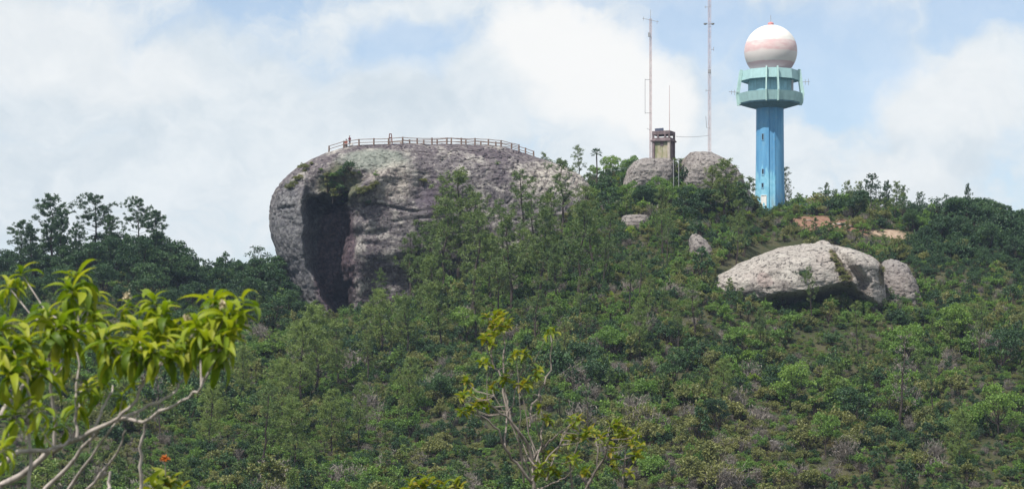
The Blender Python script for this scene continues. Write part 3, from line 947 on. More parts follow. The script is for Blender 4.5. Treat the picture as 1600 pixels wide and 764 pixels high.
# whip aerial on the roof
b = MB(); p0 = Vector((0.95, 0.3, 0)); b.tube([p0 + Vector((0, 0, hz(207))), p0 + Vector((0, 0, hz(134)))], [0.07, 0.035], 6)
o = link('whip_aerial', b.mesh('whip_aerial', [M['mast']]), None, hb); o.rotation_euler = (0, 0, RAD(-24))
tag(o, 'single thin upright aerial pole rising from the roof of the concrete hut', 'aerial')
# cable from the hut to the mast
b = MB(); a0 = P(1056, 213.5, 350); a1 = Vector((mb.x, mb.y - 0.2, (HV - 212) * YM / F))
b.tube([a0.lerp(a1, t) - Vector((0, 0, 0.7 * t * (1 - t))) for t in np.linspace(0, 1, 9)], 0.045, 4)
tag(link('cable', b.mesh('cable', [M['rod']])), 'slack cable strung from the hut roof to the tallest mast', 'cable')
for u, vt, vb, lab in ((1052.5, 249, 268, 'pale grey pole standing close against the boulder under the hut'), (1060.5, 247, 272, 'pale grey pole in the gap between the two ridge boulders')):
    w = P(u, vt, 341.5); b = MB(); zb = down(w.x, w.y) - w.z - 0.3
    b.tube([(0, 0, 0), (0, 0, min(zb, (HV - vb) * 341.5 / F - w.z))], 0.06, 6)
    tag(link('marker_pole', b.mesh('marker_pole', [M['rod']]), None, w), lab, 'pole', 'pale poles beneath the hut')

# ------------------------------------------------------------------ railings on the great rock
M['wood'] = plain('weathered_rail_wood', (0.20, 0.145, 0.12), 0.9, 0.15, 0.3, 3)


def railing(label, plan, hgt):
    pts = []
    for u, Y in plan:
        x = (u - 800) * Y / F
        pts.append(Vector((x, Y, down(x, Y, ('great', 'ground')))))
    t = thing('wooden_railing', pts[0], label, 'railing', 'railings round the top of the great rock')
    o0 = pts[0]
    rng = random.Random(len(plan))
    for p in pts:
        b = MB(); h = hgt * rng.uniform(0.95, 1.06)
        b.tube([p - o0 + Vector((0, 0, -0.4)), p - o0 + Vector((rng.uniform(-.05, .05), 0, h))], [0.15, 0.135], 7)
        link('post', b.mesh('post', [M['wood']]), t)
    for a, c2 in zip(pts[:-1], pts[1:]):
        for hz_ in (0.46, 0.92):
            b = MB()
            q0, q1 = a - o0 + Vector((0, -0.02, hz_ * hgt)), c2 - o0 + Vector((0, -0.02, hz_ * hgt))
            b.tube([q0, q0.lerp(q1, 0.5) + Vector((0, 0, rng.uniform(-0.05, 0.02))), q1], 0.06, 5)
            link('rail', b.mesh('rail', [M['wood']]), t)
    return t


railing('wooden railing along the front rim of the great rock, beside the two people',
        [(514, 349), (537, 346.5), (561, 345), (584, 344.5), (607, 344.5), (629, 345), (652, 345.5), (675, 346), (698, 346.5), (721, 347), (742, 347.5), (763, 348), (783, 348.5), (811, 349)], 1.15)
railing('wooden railing along the back rim of the great rock, curving down to the trees',
        [(629, 353), (640, 354), (662, 354), (683, 354), (705, 354), (728, 354), (751, 354), (775, 353.5), (799, 353), (821, 353), (834, 353)], 1.15)
# tall tapering wooden frame and the bench next to it
x, Y = (610 - 800) * 348 / F, 348
zb = down(x, Y, ('great',))
t = thing('timber_stand', (x, Y, zb), 'tall tapering reddish wooden frame standing inside the railing', 'frame')
M['redwood'] = plain('red_brown_wood', (0.17, 0.075, 0.06), 0.85, 0.2, 0.25, 3)
for sx_ in (-1, 1):
    b = MB(); b.tube([(sx_ * 0.36, 0, -0.3), (sx_ * 0.15, 0, 1.85)], 0.085, 6); link('upright', b.mesh('upright', [M['redwood']]), t)
for hz_, ww in ((0.75, 0.27), (1.2, 0.22), (1.82, 0.2)):
    b = MB(); b.box((0, 0, hz_), (2 * ww, 0.13, 0.14)); link('crossbar', b.mesh('crossbar', [M['redwood']]), t)
x2 = (618 - 800) * 349.5 / F
zb = down(x2, 349.5, ('great',))
t = thing('bench', (x2, 349.5, zb), 'low stone bench next to the tall wooden frame on the great rock', 'bench')
b = MB(); b.box((0, 0, 0.5), (2.4, 0.5, 0.16)); link('seat', b.mesh('seat', [M['concrete_pale']]), t)
for sx_ in (-0.9, 0.9):
    b = MB(); b.box((sx_, 0, 0.1), (0.3, 0.42, 0.64)); link('leg', b.mesh('leg', [M['concrete_pale']]), t)


# ------------------------------------------------------------------ people
def skin_body(name, J, E, mats, pick, parent_loc, rz):
    """one continuous figure: joints J {name: (pos, radius)}, edges E, skinned"""
    keys = list(J)
    me = bpy.data.meshes.new(name)
    me.from_pydata([J[k][0] for k in keys], [(keys.index(a), keys.index(b)) for a, b in E], [])
    o = bpy.data.objects.new(name, me)
    COL.objects.link(o)
    o.modifiers.new('skin', 'SKIN').use_smooth_shade = True
    for i, k in enumerate(keys):
        r = J[k][1]
        me.skin_vertices[0].data[i].radius = (r, r) if not hasattr(r, '__len__') else r
        me.skin_vertices[0].data[i].use_root = (k == 'pelvis')
    o.modifiers.new('sub', 'SUBSURF').levels = 1
    dg = bpy.context.evaluated_depsgraph_get()
    me2 = bpy.data.meshes.new_from_object(o.evaluated_get(dg))
    for m_ in mats:
        me2.materials.append(m_)
    for p in me2.polygons:
        p.material_index = pick(p.center)
        p.use_smooth = True
    o.modifiers.clear()
    o.data = me2
    o.location = parent_loc; o.rotation_euler = (0, 0, rz)
    return o


M['skin'] = plain('skin', (0.30, 0.17, 0.11), 0.6, 0.3, 0.05)
M['hair'] = plain('dark_hair', (0.02, 0.015, 0.012), 0.7, 0.3, 0.2)
M['maroon'] = plain('maroon_cloth', (0.12, 0.03, 0.04), 0.9, 0.1, 0.15)
M['navy'] = plain('dark_trouser_cloth', (0.05, 0.04, 0.06), 0.9, 0.1, 0.15)
M['orange'] = plain('orange_cloth', (0.50, 0.11, 0.045), 0.9, 0.1, 0.15)
M['palecloth'] = plain('pale_trouser_cloth', (0.30, 0.27, 0.25), 0.9, 0.1, 0.15)
EB = [('pelvis', 'waist'), ('waist', 'chest'), ('chest', 'neck'), ('neck', 'jaw'), ('jaw', 'head'), ('head', 'crown')]
for s in 'lr':
    EB += [('pelvis', 'hip' + s), ('hip' + s, 'knee' + s), ('knee' + s, 'ankle' + s), ('ankle' + s, 'toe' + s), ('chest', 'sho' + s), ('sho' + s, 'elb' + s), ('elb' + s, 'wri' + s), ('wri' + s, 'hand' + s),
           ('hand' + s, 'fing' + s), ('wri' + s, 'thumb' + s)]


def figure(pel, chest, lean, knees, ankles, hands, elbs, headfwd=0.04):
    J = {}
    px_, py_, pz_ = pel
    cx_, cy_, cz_ = chest
    J['pelvis'] = (pel, (0.15, 0.11)); J['waist'] = ((0.5 * (px_ + cx_), 0.5 * (py_ + cy_), 0.5 * (pz_ + cz_)), (0.14, 0.10)); J['chest'] = (chest, (0.17, 0.12))
    J['neck'] = ((cx_, cy_ - headfwd * 0.5, cz_ + 0.19), 0.055); J['jaw'] = ((cx_, cy_ - headfwd - 0.02, cz_ + 0.27), 0.07); J['head'] = ((cx_, cy_ - headfwd, cz_ + 0.36), 0.10); J['crown'] = ((cx_, cy_ - headfwd, cz_ + 0.43), 0.07)
    for s, sg in (('l', -1), ('r', 1)):
        i = 0 if s == 'l' else 1
        J['hip' + s] = ((px_ + sg * 0.09, py_, pz_ - 0.05), 0.095)
        J['knee' + s] = (knees[i], 0.06); J['ankle' + s] = (ankles[i], 0.042)
        a = Vector(ankles[i]); J['toe' + s] = (tuple(a + Vector((0, -0.19, -0.05))), 0.035)
        J['sho' + s] = ((cx_ + sg * 0.19, cy_, cz_ + 0.09), 0.06)
        J['elb' + s] = (elbs[i], 0.042); J['wri' + s] = (hands[i], 0.028)
        d = (Vector(hands[i]) - Vector(elbs[i])).normalized()
        J['hand' + s] = (tuple(Vector(hands[i]) + d * 0.09), (0.04, 0.02)); J['fing' + s] = (tuple(Vector(hands[i]) + d * 0.17), 0.018)
        J['thumb' + s] = (tuple(Vector(hands[i]) + d * 0.07 + Vector((-sg * 0.05, -0.02, 0))), 0.012)
    return J


def hair_cap(o, c, r=0.112):
    b = MB(); b.lathe([(r * math.cos(t), r * math.sin(t)) for t in np.linspace(-0.35, PI / 2 - 0.02, 8)], n=14)
    link('hair', b.mesh('hair', [M['hair']], True), o, c)


x, Y = (546.5 - 800) * 347.5 / F, 347.5
zb = down(x, Y, ('great',))
J = figure((0, 0, 0.92), (0, -0.03, 1.32), 0, [(-0.1, -0.02, 0.5), (0.1, -0.03, 0.5)], [(-0.1, 0.03, 0.07), (0.11, 0.03, 0.07)], [(-0.2, -0.36, 1.02), (0.2, -0.36, 1.02)], [(-0.26, -0.08, 1.1), (0.26, -0.08, 1.1)])
p1 = skin_body('person', J, EB, [M['maroon'], M['navy'], M['skin']], lambda c: 2 if c.z > 1.5 or (c.y < -0.3 and c.z > 0.8) else (0 if c.z > 0.9 else 1), (x, Y, zb), RAD(-25))
hair_cap(p1, (0, -0.03, 1.70)); tag(p1, 'person standing on the great rock in a dark maroon top', 'person')
x, Y = (540.5 - 800) * 347.3 / F, 347.3
zb = down(x, Y, ('great',))
J = figure((0, 0, 0.45), (0, -0.12, 0.86), 0, [(-0.12, -0.44, 0.5), (0.12, -0.44, 0.5)], [(-0.12, -0.42, 0.07), (0.12, -0.44, 0.07)], [(-0.14, -0.42, 0.62), (0.14, -0.42, 0.62)], [(-0.27, -0.2, 0.66), (0.27, -0.2, 0.66)], 0.07)
p2 = skin_body('person', J, EB, [M['orange'], M['palecloth'], M['skin']], lambda c: 2 if c.z > 1.06 else (0 if c.z > 0.52 and c.y > -0.3 else (2 if c.z > 0.6 else 1)), (x, Y, zb), RAD(20))
hair_cap(p2, (0, -0.19, 1.24)); tag(p2, 'person sitting by the railing in a bright orange shirt', 'person')
b = MB(); b.box((0, 0, 0.25), (0.55, 0.42, 0.46))
st = make_rock('stone', 'seatstone', [(237, 537.5, 543.8, 0.3), (234.6, 537.8, 543.4, 0.3), (232.2, 538, 543, 0.25)], 347.6, [M['rock_mid']], 'small grey stone the orange shirted person sits on', None, 2.8, 24, 10, 0.04, 2.0, 0, 4, cat='stone')
st.location.z = zb - 0.12
x, Y = (549.5 - 800) * 347.2 / F, 347.2
bg = MB(); bg.lathe([(0.02, 0), (0.24, 0.02), (0.3, 0.2), (0.24, 0.42), (0.1, 0.52), (0.13, 0.58)], n=12)
o = link('bag', bg.mesh('bag', [M['white']], True), None, (x, Y, down(x, Y, ('great',)) - 0.03)); tag(o, 'white bag on the rock at the standing person\'s feet', 'bag')

# ------------------------------------------------------------------ plant prototypes
def leaf_quads(c, nrm, ln, wd, rng, droop=0.0):
    """a folded-diamond leaf at each point; nrm = direction the leaf points to"""
    n = len(c)
    d = nrm / (np.linalg.norm(nrm, axis=1, keepdims=True) + 1e-9)
    r = rng.normal(size=(n, 3))
    s = np.cross(d, r); s /= np.linalg.norm(s, axis=1, keepdims=True) + 1e-9
    k = np.cross(d, s)
    ln = np.asarray(ln).reshape(-1, 1) * np.ones((n, 1)); wd = np.asarray(wd).reshape(-1, 1) * np.ones((n, 1))
    a = c - d * ln * 0.5
    b = c + s * wd * 0.5 + k * wd * 0.18
    e = c + d * ln * 0.5 - np.array([0, 0, 1.0]) * droop * ln
    g = c - s * wd * 0.5 + k * wd * 0.18
    v = np.stack([a, b, e, g], 1).reshape(-1, 3)
    f = np.arange(4 * n).reshape(-1, 4)
    return v, f


def sphere_pts(n, rng, up=0.25):
    p = rng.normal(size=(n, 3)); p /= np.linalg.norm(p, axis=1, keepdims=True)
    p[:, 2] = np.where(p[:, 2] < -0.35, -p[:, 2] * 0.6, p[:, 2]) + up * 0
    return p


def lobe_leaves(b, centres, radii, per, ln, wd, rng, mi=0, squash=0.8, fill=0.35):
    for c, r in zip(centres, radii):
        n = max(8, int(per * r * r))
        d = sphere_pts(n, rng)
        rad = r * (1 - fill * rng.random(n) ** 2)[:, None] * (1 + 0.18 * fbm(d * 2.2 + c[0] * 3, 2))[:, None]
        p = np.array(c) + d * rad * np.array([1, 1, squash])
        nn = d * 0.7 + rng.normal(size=(n, 3)) * 0.6 + np.array([0, 0, 0.1])
        v, f = leaf_quads(p, nn, ln * rng.uniform(0.6, 1.3, n), wd * rng.uniform(0.7, 1.3, n), rng, 0.15)
        b.add(v, f, mi)


def make_shrub(seed, W=1.4, Hh=1.8, nl=8, per=330, ln=0.22, wd=0.135, mats=('mid', 'stem')):
    rng = np.random.default_rng(seed)
    b = MB()
    cs, rs = [], []
    for i in range(nl):
        a = rng.uniform(0, 2 * PI); r = W * math.sqrt(rng.random()) * 0.75
        h = Hh * rng.uniform(0.35, 0.8) * (1 - 0.35 * r / W)
        cs.append((r * math.cos(a), r * math.sin(a), h)); rs.append(rng.uniform(0.38, 0.72) * W * 0.6)
    lobe_leaves(b, cs, rs, per, ln, wd, rng)
    # a few shoots that break the outline
    for i in range(nl):
        c = np.array(cs[i]); d = rng.normal(size=3); d[2] = abs(d[2]) + 0.5; d /= np.linalg.norm(d)
        p = c + d * rs[i] * np.linspace(0.8, 1.45, 9)[:, None] + rng.normal(size=(9, 3)) * 0.05
        v, f = leaf_quads(p, rng.normal(size=(9, 3)) + d, ln, wd, rng); b.add(v, f, 0)
        b.tube([(0, 0, -0.3), tuple(c * np.array([0.5, 0.5, 0.5])), tuple(c)], [0.05, 0.035, 0.015], 4, 1)
    return b.mesh('shrub', [M[x] for x in mats])


def make_twiggy(seed, W=1.3, Hh=2.0, mats=('grey', 'stem')):
    rng = np.random.default_rng(seed)
    b = MB()
    for i in range(9):
        a = rng.uniform(0, 2 * PI); r = W * math.sqrt(rng.random())
        tip = np.array([r * math.cos(a), r * math.sin(a), Hh * rng.uniform(0.55, 1.0) * (1 - 0.3 * r / W)])
        b.tube([(0, 0, -0.3), tuple(tip * np.array([0.45, 0.45, 0.5])), tuple(tip)], [0.04, 0.03, 0.01], 4, 1)
        n = 100
        t = rng.uniform(0.35, 1.0, n)[:, None]
        p = tip * t + rng.normal(size=(n, 3)) * 0.26 * W
        p[:, 2] = np.maximum(p[:, 2], 0.1)
        v, f = leaf_quads(p, rng.normal(size=(n, 3)) * 0.5 + tip / np.linalg.norm(tip), 0.5 * rng.uniform(0.6, 1.3, n), 0.045, rng)
        b.add(v, f, 0)
    return b.mesh('dry_shrub', [M[x] for x in mats])


def make_fern(seed, R=1.0, nf=11, mats=('mid', 'stem'), lift=0.9):
    rng = np.random.default_rng(seed)
    b = MB()
    for i in range(nf):
        a = 2 * PI * i / nf + rng.uniform(-0.25, 0.25); L = R * rng.uniform(0.75, 1.15)
        t = np.linspace(0.15, 1, 9)
        x = L * t; z = lift * L * (t - 0.75 * t * t) * 1.3 + 0.15
        for side in (-1, 1):
            c = np.stack([x * math.cos(a), x * math.sin(a), z], -1)
            w = 0.30 * R * np.sin(np.clip(t * 1.05, 0, 1) * PI) ** 0.7 + 0.05
            d = np.array([-math.sin(a), math.cos(a), 0]) * side + np.array([math.cos(a), math.sin(a), -0.2]) * 0.5
            d = d / np.linalg.norm(d)
            v, f = leaf_quads(c + d * w[:, None] * 0.5, np.repeat(d[None], 9, 0), w, 0.11 * R, rng, 0.1)
            b.add(v, f, 0)
    return b.mesh('fern', [M[x] for x in mats])


def make_tuft(seed, R=0.6, mats=('straw',)):
    rng = np.random.default_rng(seed)
    n = 70
    p = np.stack([rng.normal(size=n) * R * 0.5, rng.normal(size=n) * R * 0.5, rng.uniform(0.12, 0.4, n)], -1)
    d = np.stack([p[:, 0] * 0.8, p[:, 1] * 0.8, np.full(n, 0.7)], -1) + rng.normal(size=(n, 3)) * 0.25
    b = MB(); v, f = leaf_quads(p, d, rng.uniform(0.4, 0.8, n), 0.06, rng); b.add(v, f, 0)
    return b.mesh('grass_tuft', [M[x] for x in mats])


def pine_meshes(seed, Ht, bare=0.4, spread=0.27, nb=34, tuft=0.55, lean=0.04, flat=0.0, mats=('pine',), dens=34, bark='bark'):
    """a pine: (trunk with limbs, needle crown); open, tiered, irregular"""
    rng = np.random.default_rng(seed)
    tb_, cb = MB(), MB()
    ks = np.linspace(0, 1, 9)
    ax = rng.normal() * lean; ay = rng.normal() * lean
    wob = np.cumsum(rng.normal(size=(9, 2)) * 0.012 * Ht, 0); wob -= wob[0]
    tp = np.stack([ks * ax * Ht + wob[:, 0], ks * ay * Ht + wob[:, 1], ks * Ht * 0.97], -1)
    tp[0, 2] = -0.6
    r0 = 0.016 * Ht + 0.03
    tb_.tube([tuple(p) for p in tp], list(r0 * (1 - 0.82 * ks)), 7)
    for i in range(nb):
        h = bare + (1 - bare) * (i + rng.uniform(0, 1)) / nb
        base = np.array([np.interp(h, ks, tp[:, j]) for j in range(3)])
        env = math.sin(min(1.0, (1 - h) / (1 - bare) * 1.15 + 0.12) * PI * 0.62) if not flat else 1.0 - 0.4 * (1 - h)
        L = Ht * spread * env * rng.uniform(0.45, 1.25)
        a = i * 2.4 + rng.uniform(-0.5, 0.5)
        up = rng.uniform(0.0, 0.5) + 0.35 * h
        dv = np.array([math.cos(a), math.sin(a), up]); dv /= np.linalg.norm(dv)
        mid = base + dv * L * 0.55 + np.array([0, 0, -0.05 * L])
        tip = base + dv * L + np.array([0, 0, 0.1 * L])
        tb_.tube([tuple(base), tuple(mid), tuple(tip)], [r0 * 0.32 * (1.15 - h), r0 * 0.2 * (1.15 - h), 0.012], 4)
        nt = max(2, int(3 + L * 2.2))
        for j in range(nt):
            t = 1 - 0.62 * (j / nt) ** 0.9
            c = base + (tip - base) * t + rng.normal(size=3) * 0.16 * L * (0.4 + 0.6 * (j > 0)) * np.array([1, 1, 0.6])
            n = int(dens * rng.uniform(0.6, 1.3))
            d = rng.normal(size=(n, 3)); d /= np.linalg.norm(d, axis=1, keepdims=True)
            d[:, 2] = d[:, 2] * 0.7 + 0.25
            s = tuft * rng.uniform(0.7, 1.25)
            v, f = leaf_quads(c + d * s * rng.uniform(0.15, 0.75, n)[:, None], d, s * rng.uniform(0.5, 0.9, n), 0.075 * rng.uniform(0.7, 1.3, n), rng, 0.2)
            cb.add(v, f, 0)
    return tb_.mesh('trunk', [M[bark]]), cb.mesh('crown', [M[x] for x in mats])


def broad_meshes(seed, Ht, Wd, nl=12, per=150, ln=0.30, wd=0.20, bare=0.3, mats=('deep',), bark='bark', gap=0.0):
    rng = np.random.default_rng(seed)
    tb_, cb = MB(), MB()
    fork = np.array([rng.normal() * 0.2, rng.normal() * 0.2, Ht * bare])
    r0 = 0.018 * Ht + 0.03
    tb_.tube([(0, 0, -0.6), tuple(fork * 0.5), tuple(fork)], [r0, r0 * 0.85, r0 * 0.75], 6)
    cs, rs = [], []
    for i in range(nl):
        a = i * 2.4 + rng.uniform(-0.4, 0.4); r = Wd * math.sqrt((i + 0.5) / nl) * rng.uniform(0.75, 1.1)
        h = Ht * (bare + (0.93 - bare) * (rng.uniform(0.35, 1.0) * (1 - 0.45 * (r / Wd) ** 2)))
        c = np.array([r * math.cos(a), r * math.sin(a), h]); cs.append(tuple(c)); rs.append(Wd * rng.uniform(0.28, 0.48))
        midp = fork + (c - fork) * 0.5 + rng.normal(size=3) * 0.1 + np.array([0, 0, -0.06 * Ht])
        tb_.tube([tuple(fork), tuple(midp), tuple(c)], [r0 * 0.5, r0 * 0.3, 0.02], 4)
    lobe_leaves(cb, cs, rs, per, ln, wd, rng, 0, 0.72, 0.5 + gap)
    return tb_.mesh('trunk', [M[bark]]), cb.mesh('crown', [M[x] for x in mats])


SHRUB = {}
for kname, mt, s0 in (('deep', 'deep', 100), ('mid', 'mid', 110), ('lime', 'lime', 120), ('olive', 'olive', 130)):
    SHRUB[kname] = [make_shrub(s0 + i, W=[1.4, 1.15, 1.6, 0.95][i], Hh=[2.3, 2.8, 1.9, 3.3][i], nl=[9, 9, 11, 9][i], mats=(mt, 'stem')) for i in range(4)]
SHRUB['grey'] = [make_twiggy(140 + i, [1.3, 1.0, 1.6][i], [2.0, 2.4, 1.7][i]) for i in range(3)]
SHRUB['fern'] = [make_fern(150 + i, mats=('mid', 'stem'), nf=[11, 9, 13][i]) for i in range(3)]
rngp = random.Random(7)
ngp = np.random.default_rng(11)

# ------------------------------------------------------------------ labels: what a plant looks like and which landmark it stands by
LAND = [('the pale humped boulder', 1240, 440), ('the grey wedge shaped boulder', 1405, 440), ('the great rock\'s dark cleft', 525, 480), ('the great rock\'s east flank', 760, 340),
        ('the great rock\'s east end', 905, 290), ('the concrete hut', 1037, 270), ('the mast boulder', 1110, 275), ('the flat topped grey boulder', 992, 345), ('the slanting pointed boulder', 1095, 385),
        ('the blue tower', 1203, 325), ('the red earth bank', 1285, 350), ('the sandy track', 1420, 375), ('the dark thicket on the ridge', 1520, 340), ('the scree of white stones', 1215, 695),
        ('the twiggy bush with orange tinged leaves', 810, 600), ('the large pale pine', 500, 550), ('the saddle west of the great rock', 360, 420), ('the pine hill', 190, 410), ('the yellow green leafy tree', 230, 520)]
USED = {}


def where(u, v):
    L = sorted(LAND, key=lambda l: (l[1] - u) ** 2 + ((l[2] - v) * 1.3) ** 2)

    def rel(l):
        dx, dy = u - l[1], v - l[2]
        d = math.hypot(dx, dy)
        far = 'just ' if d < 55 else ('' if d < 120 else 'well ')
        if abs(dx) > 1.6 * abs(dy):
            w = 'right of' if dx > 0 else 'left of'
        elif abs(dy) > 1.6 * abs(dx):
            w = 'below' if dy > 0 else 'above'
        else:
            w = ('below' if dy > 0 else 'above') + (' and right of' if dx > 0 else ' and left of')
        return far + w + ' ' + l[0]
    return [rel(L[0]), rel(L[1]), rel(L[2])]


def plant_label(desc, u, v, sizes=('',)):
    ws = where(u, v)
    cand = [f'{desc} {w}' for w in ws]
    for w in ws[:2]:
        for e in sizes:
            if e: cand.append(f'{e} {desc} {w}')
    for c_ in cand:
        if c_ not in USED:
            USED[c_] = 1
            return c_
    USED[cand[0]] += 1
    return cand[0]


TREES = {}


def tree_proto(key):
    """meshes of one kind of tree, made once"""
    if key not in TREES:
        k, i = key
        if k == 'pine_thin':      TREES[key] = pine_meshes(200 + i, 10, 0.40, 0.22, 20, 0.48, 0.05, dens=24)
        elif k == 'pine_dark':    TREES[key] = pine_meshes(210 + i, 10, 0.30, 0.27, 30, 0.52, 0.05, dens=26)
        elif k == 'pine_sky':     TREES[key] = pine_meshes(220 + i, 10, [0.35, 0.50, 0.42, 0.30, 0.55][i], [0.24, 0.30, 0.27, 0.22, 0.32][i], [34, 24, 30, 36, 22][i], 0.44, 0.10, 0.0, ('deep',), 44)
        elif k == 'pine_pale':    TREES[key] = pine_meshes(230 + i, 10, 0.22, 0.33, 40, 0.58, 0.03, 0.0, ('pine_pale',), 28)
        elif k == 'broad_deep':   TREES[key] = broad_meshes(240 + i, 6, 2.5, 16, 170, bare=0.10, mats=('deep',))
        elif k == 'broad_mid':    TREES[key] = broad_meshes(250 + i, 6, 2.4, 12, 160, mats=('mid',))
        elif k == 'broad_sparse': TREES[key] = broad_meshes(260 + i, 7, 1.9, 14, 70, 0.3, 0.2, 0.35, ('deep',), gap=0.3)
        elif k == 'dead':         TREES[key] = pine_meshes(270 + i, 9, 0.3, 0.2, 22, 0.35, 0.05, 0.0, ('grey',), 6, 'bark')
    return TREES[key]


NVAR = {'pine_thin': 4, 'pine_dark': 4, 'pine_sky': 5, 'pine_pale': 3, 'broad_deep': 4, 'broad_mid': 4, 'broad_sparse': 3, 'dead': 2}
BASEH = {'pine_thin': 10, 'pine_dark': 10, 'pine_sky': 10, 'pine_pale': 10, 'broad_deep': 6, 'broad_mid': 6, 'broad_sparse': 7, 'dead': 9}
TNAME = {'pine_thin': 'pine_tree', 'pine_dark': 'pine_tree', 'pine_sky': 'pine_tree', 'pine_pale': 'pine_tree', 'broad_deep': 'broadleaf_tree', 'broad_mid': 'broadleaf_tree', 'broad_sparse': 'broadleaf_tree', 'dead': 'bare_tree'}
TDESC = {'pine_thin': 'thin open pine', 'pine_dark': 'dark bushy pine', 'pine_sky': 'dark flat crowned pine against the sky', 'pine_pale': 'pale green spreading pine',
         'broad_deep': 'dark dense broadleaf tree', 'broad_mid': 'mid green broadleaf tree', 'broad_sparse': 'sparse see through tree', 'dead': 'nearly bare grey tree'}
TGROUP = {'pine_tree': 'pines on the hillside', 'broadleaf_tree': 'broadleaf trees on the hillside', 'bare_tree': 'bare trees on the hillside'}
TREE_SPOTS = []


def tree(kind, u, vtop, vbase, Y=None, wide=1.0, label=None, var=None):
    """a tree whose foot is seen (through what stands before it) at (u, vbase) and whose top at vtop"""
    if Y is None:
        w, n = hit(u, vbase)
        if w is None:
            w = P(u, vbase, 350); w.z = down(w.x, w.y)
    else:
        w = P(u, vbase, Y); w.z = down(w.x, w.y)
    ztop = (HV - vtop) * w.y / F
    h = max(1.5, ztop - w.z)
    k = rngp.randrange(NVAR[kind]) if var is None else var
    tm, cm = tree_proto((kind, k))
    s = h / BASEH[kind]
    nm = TNAME[kind]
    uu, vv = px((w.x, w.y, w.z + h * 0.6))
    lab = label or plant_label(TDESC[kind], uu, vv, ('short' if h < 6 else 'tall', 'slim', 'broad'))
    t = thing(nm, w, lab, 'tree', TGROUP[nm], rngp.uniform(0, 2 * PI))
    t.scale = (s * wide, s * wide, s)
    link('trunk', tm, t); link('crown', cm, t)
    TREE_SPOTS.append((w.x, w.y))
    return t


# skyline pines on the western hill
for u, vt, vb, Y, wd, lab in [
    (33, 344, 436, 352, 1.0, 'flat topped pine at the outer edge of the pine hill against the sky'), (52, 352, 438, 345, 0.7, 'smaller pine beside the flat topped pine at the hill\'s outer edge'),
    (80, 305, 440, 350, 1.0, 'tallest dark pine on the pine hill, with a rounded ragged crown'), (95, 332, 438, 346, 0.7, 'slim pine close behind the tallest dark pine of the pine hill'),
    (119, 350, 434, 343, 0.6, 'short dark pine in the middle of the pine hill'), (146, 307, 430, 352, 1.0, 'leaning open crowned pine, second tallest on the pine hill'), (168, 335, 428, 350, 0.8, 'low wide pine between the two leaning tall pines of the pine hill'),
    (214, 312, 430, 352, 0.8, 'bare trunked pine with a tight tufted crown on the pine hill'), (240, 329, 432, 349, 1.0, 'wide crowned pine at the east end of the pine hill')]:
    tree('pine_sky', u, vt, vb, Y, wd, lab)
for u, vt, vb, Y, k in [(10, 395, 450, 348, 'broad_deep'), (20, 376, 440, 352, 'broad_deep'), (60, 368, 440, 352, 'broad_deep'), (98, 362, 438, 353, 'broad_deep'), (128, 358, 436, 353, 'broad_sparse'), (160, 352, 434, 353, 'broad_deep'), (190, 350, 432, 353, 'broad_sparse'), (232, 352, 434, 353, 'broad_deep'), (274, 374, 442, 351, 'broad_deep'), (294, 388, 450, 350, 'broad_deep'), (48, 380, 440, 350, 'broad_sparse'), (60, 388, 450, 346, 'broad_deep'), (105, 380, 445, 345, 'broad_deep'), (140, 372, 440, 343, 'broad_deep'), (180, 366, 436, 345, 'broad_deep'), (215, 368, 440, 341, 'broad_deep'),
                        (262, 366, 440, 347, 'broad_sparse'), (255, 384, 446, 342, 'broad_deep'), (285, 398, 455, 345, 'broad_deep'), (160, 398, 455, 330, 'broad_deep'), (90, 405, 462, 330, 'broad_deep'), (30, 412, 468, 330, 'broad_deep'),
                        (230, 402, 462, 328, 'broad_deep'), (312, 416, 465, 345, 'broad_deep'), (345, 410, 466, 346, 'broad_deep'), (375, 400, 462, 348, 'broad_deep'), (404, 378, 452, 349, 'broad_sparse'), (395, 396, 462, 342, 'broad_deep'),
                        (425, 392, 462, 344, 'broad_deep'), (440, 418, 478, 338, 'broad_deep'), (350, 432, 492, 330, 'broad_deep'), (300, 430, 492, 330, 'broad_deep'), (400, 426, 490, 328, 'broad_deep'), (450, 448, 505, 330, 'broad_deep'),
                        (472, 462, 520, 328, 'broad_deep'), (375, 455, 520, 318, 'broad_deep'), (425, 462, 530, 315, 'broad_deep'), (330, 462, 525, 312, 'broad_deep'), (260, 440, 500, 318, 'broad_deep'), (190, 436, 495, 318, 'broad_deep'), (285, 470, 535, 305, 'broad_deep'),
                        (110, 440, 500, 316, 'broad_deep'), (30, 450, 515, 312, 'broad_deep')]:
    tree(k, u, vt, vb, Y, rngp.uniform(0.85, 1.15))
